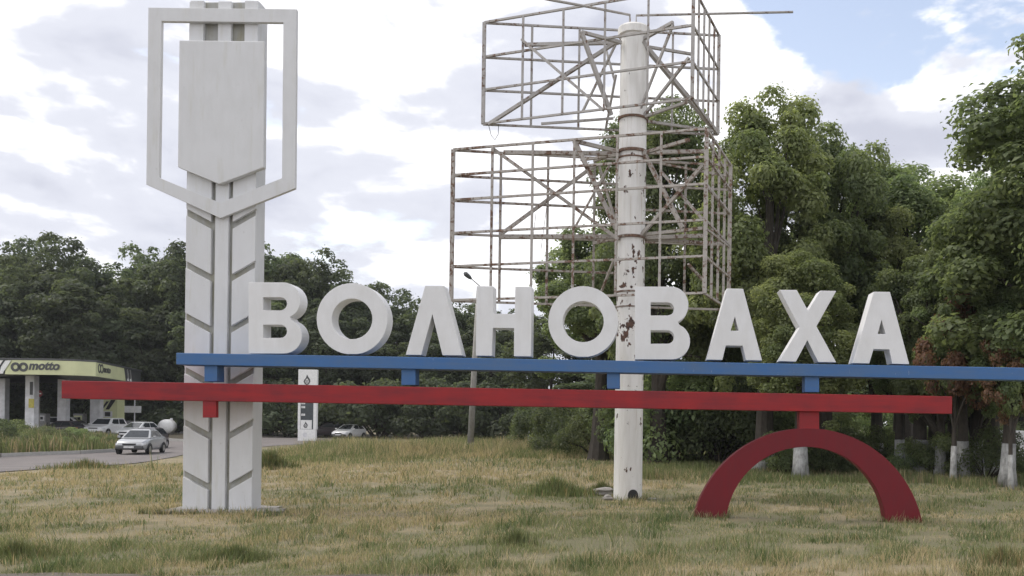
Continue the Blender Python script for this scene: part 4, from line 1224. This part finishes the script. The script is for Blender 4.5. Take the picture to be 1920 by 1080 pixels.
for x, d, s_ in ((1218, 37, 1.7), (1262, 36, 2.1), (1310, 37, 1.6), (1350, 35, 1.9), (1400, 36.5, 1.5), (1440, 35, 1.6), (1180, 42, 1.9), (1120, 44, 1.7), (1060, 47, 1.6), (1015, 52, 1.5), (1300, 41, 2.6), (1380, 42, 2.6), (1460, 41, 2.3)):
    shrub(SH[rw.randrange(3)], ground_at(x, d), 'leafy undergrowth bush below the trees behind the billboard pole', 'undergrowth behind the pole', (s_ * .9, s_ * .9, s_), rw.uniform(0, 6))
for x, d, s_ in ((1475, 29.5, .8), (1540, 30, .75), (1580, 30.5, .6), (1615, 33, .9), (1665, 33, .8), (1700, 29.5, .55), (1765, 28.6, .75), (1850, 28, .9), (1560, 36, 1.1), (1640, 40, 1.4), (1730, 41, 1.4), (1820, 42, 1.5)):
    shrub(SH[rw.randrange(3)], ground_at(x, d), 'low green bush between the whitewashed trunks', 'bushes between the trunks', (s_, s_, s_), rw.uniform(0, 6))

# ------------------------------------------------------------------ grass
def blades(x, y, h, w, rng, col, lean=.45, z=None):
    k = len(x)
    a = rng.uniform(0, 6.28, k)
    ln = rng.uniform(0, lean, k) * h
    dx, dy = np.cos(a), np.sin(a)
    z0 = (ground_z(x, y) if z is None else z) - .01
    b = rng.uniform(0, 6.28, k); wx, wy = np.cos(b) * w * .5, np.sin(b) * w * .5
    v = np.empty((k, 5, 3))
    hz = h * np.sqrt(np.maximum(.2, 1 - (ln / np.maximum(h, 1e-3)) ** 2 * .5))
    v[:, 0] = np.stack([x - wx, y - wy, z0], 1); v[:, 1] = np.stack([x + wx, y + wy, z0], 1)
    mx_, my_, mz_ = x + dx * ln * .36, y + dy * ln * .36, z0 + hz * .56
    v[:, 2] = np.stack([mx_ + wx * .75, my_ + wy * .75, mz_], 1)
    v[:, 3] = np.stack([mx_ - wx * .75, my_ - wy * .75, mz_], 1)
    v[:, 4] = np.stack([x + dx * ln, y + dy * ln, z0 + hz], 1)
    # a bent sliver: three triangles
    f = np.arange(5 * k).reshape(-1, 5)
    tri = np.concatenate([f[:, [0, 1, 2]], f[:, [0, 2, 3]], f[:, [3, 2, 4]]])
    return v.reshape(-1, 3), tri, np.repeat(col, 5, 0)
rng = np.random.default_rng(77)
NB = 430000
d = 9.4 * (62 / 9.4) ** (rng.random(NB) ** 1.25)
sx_ = rng.uniform(-0.80, 0.52, NB) * (d + 3)
keep = np.ones(NB, bool)
# keep the road, the footing slab and the pole clear
ne = [GP(*p) for p in near_edge]
nx, ny = np.array([p.x for p in ne]), np.array([p.y for p in ne])
lim = np.interp(sx_, nx, ny, left=ny[0], right=1e3)
keep &= d < lim - .1
ex = np.array([p.x for p in edge])[::-1]; ey = np.array([p.y for p in edge])[::-1]
keep &= d > np.interp(sx_, ex, ey) + rng.normal(-.04, .16, NB)
sa, sb = SLAB
keep &= ~((sx_ > sa) & (sx_ < sb) & (d > PY - .55) & (d < PY + .9))
keep &= (sx_ - pb.x) ** 2 + (d - PD) ** 2 > .16
bald = fbm(sx_ * 1.6 + 50, d * 1.6 + 2, 4)
keep &= rng.random(NB) < np.clip((bald - .34) / .16, .07, 1)
gx_, gy_ = sx_[keep], d[keep]; k = len(gx_)
dry = lawn_colour(gx_, gy_)
hv = fbm(gx_ * 1.1 + 9, gy_ * 1.1 + 40, 4)
h = (.025 + .085 * np.clip((hv - .35) / .35, 0, 1) + .035 * rng.random(k)) * rng.uniform(.7, 1.4, k)
h *= 1 + .5 * sstep((gy_ - 20) / 15)
wisp = rng.random(k) < .035
h = np.where(wisp, h * rng.uniform(1.6, 3.0, k), h)
weedy = fbm(gx_ * 2.6 + 70, gy_ * 2.6 + 21, 3) > .64
w = np.maximum(.006, gy_ * .00060) * rng.uniform(.7, 1.3, k)
isdry = rng.random(k) < np.clip(.15 + .62 * dry, 0, 1)
gcol_ = np.where(isdry[:, None], np.array([[.40, .325, .205]]) * rng.uniform(.65, 1.2, (k, 1)), np.array([[.175, .195, .088]]) * rng.uniform(.6, 1.3, (k, 1)))
gcol_ = np.where((weedy & ~isdry)[:, None], np.array([[.115, .15, .06]]) * rng.uniform(.6, 1.2, (k, 1)), gcol_)
h = np.where(weedy, h * 1.45, h); w = np.where(weedy, w * 1.5, w); w = np.where(wisp, w * .7, w)
feet = [(P(1333, 972, SD).x, SD + .1, .32, .16), (P(1693, 978, SD).x, SD + .1, .34, .16), (pb.x, PD, .40, .40), (SLAB[0] + .3, PY - .6, .5, .06), (SLAB[1] - .2, PY - .55, .6, .06), ((SLAB[0] + SLAB[1]) / 2, PY - .62, .9, .06)]
for fx_, fy_, ax_, ay_ in feet:
    m_ = 260
    t_ = rng.uniform(0, 6.28, m_); r_ = 1 + np.abs(rng.normal(0, .12, m_))
    gx_ = np.append(gx_, fx_ + np.cos(t_) * r_ * ax_); gy_ = np.append(gy_, fy_ + np.sin(t_) * r_ * ay_)
    h = np.append(h, rng.uniform(.05, .20, m_)); w = np.append(w, np.full(m_, .011))
    dd_ = rng.random(m_) < .45
    gcol_ = np.concatenate([gcol_, np.where(dd_[:, None], np.array([[.36, .29, .18]]) * rng.uniform(.6, 1.15, (m_, 1)), np.array([[.15, .175, .075]]) * rng.uniform(.6, 1.2, (m_, 1)))])
v, f, c = blades(gx_, gy_, h, w, rng, gcol_, lean=.85)
o = link_mesh('grass', np_mesh('grass', v, f, c), M['grass'])
tag(o, 'short dry and green grass of the lawn', 'grass', kind='stuff')

for x, y, s_ in ((20, 846, 1.15), (70, 840, .95), (110, 846, .85), (150, 845, .8), (185, 842, .6), (-30, 850, 1.2), (45, 852, .7), (95, 850, .6), (135, 838, .8), (5, 832, 1.1)):
    p_ = GP(x, y); p_.z += .12
    shrub(SH[rw.randrange(3)], p_, 'bushy weed on the island before the petrol station', 'bushy weeds on the island', (s_, s_, s_ * .72), rw.uniform(0, 6), name='weed_bush')
def tall_patch(n, xf, hf, colf, wmul=1.0, lean=.35, seed=1, zlift=None):
    rng = np.random.default_rng(seed)
    x, y = xf(rng, n)
    hh = hf(x, y, rng)
    cc = colf(x, y, rng, len(x))
    z = ground_z(x, y) + (zlift or 0)
    return blades(x, y, hh, np.maximum(.012, y * .0008) * wmul * rng.uniform(.6, 1.3, len(x)), rng, cc, lean, z)
def colmix(dryf):
    def fn(x, y, rng, k):
        n_ = fbm(x * .5 + 11, y * .5, 3)
        dr = rng.random(k) < np.clip(dryf + (n_ - .5) * 1.4, .05, .95)
        return np.where(dr[:, None], np.array([[.40, .325, .20]]) * rng.uniform(.6, 1.2, (k, 1)), np.array([[.165, .19, .08]]) * rng.uniform(.55, 1.25, (k, 1)))
    return fn
def band_front(x): return 40 + 8 * fbm(x * .22, x * 0 + 3., 3) - 3 + 3 * sstep((-15 - x) / 5)
def band_xy(rng, n):
    y = rng.uniform(37, 60, n)
    x = rng.uniform(-.50, .03, n) * y
    m_ = y > band_front(x)
    m_ &= y < np.interp(x, nx, ny, left=ny[0], right=1e3) - .3
    return x[m_], y[m_]
def band_h(x, y, r):
    rise = .30 + .70 * sstep((y - band_front(x)) / 6)
    return (.30 + 1.0 * fbm(x * .5, y * .5, 4)) * r.uniform(.35, 1.15, len(x)) * rise * np.interp(x, [-27, -18, -8, 0], [1.0, 1.05, 1.1, .95])
v, f, c = tall_patch(105000, band_xy, band_h, colmix(.42), lean=.55, seed=3)
o = link_mesh('tall_grass', np_mesh('tall_grass', v, f, c), M['grass']); tag(o, 'band of tall dry grass along the far edge of the lawn', 'grass', kind='stuff')
# weeds on the forecourt island
poly = np.array([(p.x, p.y) for p in WP])
def inside(x, y):
    r = np.zeros(len(x), bool)
    for i in range(len(poly)):
        x1, y1 = poly[i]; x2, y2 = poly[(i + 1) % len(poly)]
        cnd = (y1 > y) != (y2 > y)
        r ^= cnd & (x < (x2 - x1) * (y - y1) / (y2 - y1 + 1e-12) + x1)
    return r
def weed_xy(rng, n):
    x = rng.uniform(poly[:, 0].min(), poly[:, 0].max(), n); y = rng.uniform(poly[:, 1].min(), min(poly[:, 1].max(), 66), n)
    m_ = inside(x, y) & (x > -.80 * (y + 3)); return x[m_], y[m_]
v, f, c = tall_patch(200000, weed_xy, lambda x, y, r: (.30 + 1.9 * fbm(x * .55 + 3, y * .5, 4) ** 1.3) * r.uniform(.35, 1.15, len(x)) * np.interp(x / y, [-.80, -.70, -.655, -.61], [1.05, .85, .68, .45]), colmix(.22), wmul=1.7, lean=.5, seed=4, zlift=.15)
o = link_mesh('weeds', np_mesh('weeds', v, f, c), M['grass']); tag(o, 'tall olive weeds covering the island before the petrol station', 'weeds', kind='stuff')
# shaded rough grass under the right-hand trees
def under_xy(rng, n):
    y = rng.uniform(22.5, 40, n); x = rng.uniform(.0, .50, n) * (y + 2)
    m_ = y > 25.5 + 2.5 * fbm(x * .4, x * 0 + 7., 2) - np.where(x > 9, 1.5, 0); return x[m_], y[m_]
v, f, c = tall_patch(60000, under_xy, lambda x, y, r: (.12 + .35 * fbm(x * .5, y * .5, 3)) * r.uniform(.5, 1.2, len(x)), colmix(.18), seed=5)
o = link_mesh('rough_grass', np_mesh('rough_grass', v, f, c), M['grass']); tag(o, 'longer green grass under the trees on the right', 'grass', kind='stuff')
# single tufts standing out of the lawn
def tuft(x, y, r, hgt, n, label, dryf=.15, seed=1):
    p_ = on_ground(x, y)
    rg = np.random.default_rng(seed)
    aa = rg.uniform(0, 6.28, n); rr_ = np.minimum(r * rg.uniform(1.1, 1.45, n), np.abs(rg.normal(0, r * .75, n)))
    X, Y = np.cos(aa) * rr_ * 1.5, np.sin(aa) * rr_
    hh = hgt * np.maximum(.25, 1.05 - .5 * rr_ / r) * rg.uniform(.5, 1.15, n)
    dr = rg.random(n) < dryf
    cc = np.where(dr[:, None], np.array([[.30, .24, .12]]) * rg.uniform(.6, 1.2, (n, 1)), np.array([[.15, .18, .075]]) * rg.uniform(.5, 1.25, (n, 1)))
    v, f, c = blades(X, Y, hh, np.full(n, max(.009, p_.y * .0008)), rg, cc, .55, z=np.zeros(n))
    o = link_mesh('grass_tuft', np_mesh('grass_tuft', v, f, c), M['grass']); o.location = p_
    tag(o, label, 'grass tuft')
tuft(508, 880, .55, .75, 1500, 'patch of tall green weeds beside the white pylon', .15, seed=8)
tuft(1040, 928, .55, .50, 1500, 'large dark green grass clump standing left of the billboard pole', seed=1)
tuft(968, 1022, .20, .30, 420, 'dark weed tuft on the lawn between pole and road', .02, seed=2)
tuft(1130, 925, .24, .34, 1000, 'grass tuft growing round the rubble by the pole', .2, seed=3)
tuft(440, 1050, .34, .22, 1500, 'green weedy tuft near the road before the pylon', .05, seed=4)
tuft(1880, 1065, .30, .34, 700, 'pale seeding grass tuft near the road beyond the arch', .35, seed=5)
tuft(30, 1045, .45, .24, 1400, 'spreading green tuft on the lawn edge before the red beam end', .1, seed=6)
tuft(160, 880, .9, .45, 900, 'weedy tuft on the lawn edge along the pale road', .25, seed=7)

# ------------------------------------------------------------------ thin veil of air added round everything to lift the shadows
hz = MB().box(-960, 960, -80, 1560, -2.0, 30.0).build('added_haze', None)
hm = bpy.data.materials.new('shadow_lift_air'); hm.use_nodes = True
ht = hm.node_tree; ht.nodes.clear()
pv = ht.nodes.new('ShaderNodeVolumePrincipled'); pv.inputs['Density'].default_value = 0.00025
pv.inputs['Color'].default_value = (0.90, 0.93, 0.97, 1)
ho = ht.nodes.new('ShaderNodeOutputMaterial'); ht.links.new(pv.outputs[0], ho.inputs['Volume'])
hz.data.materials.append(hm)
tag(hz, 'thin pale veil of air added to lift the shadows over lawn and wood', 'added_haze', kind='stuff')
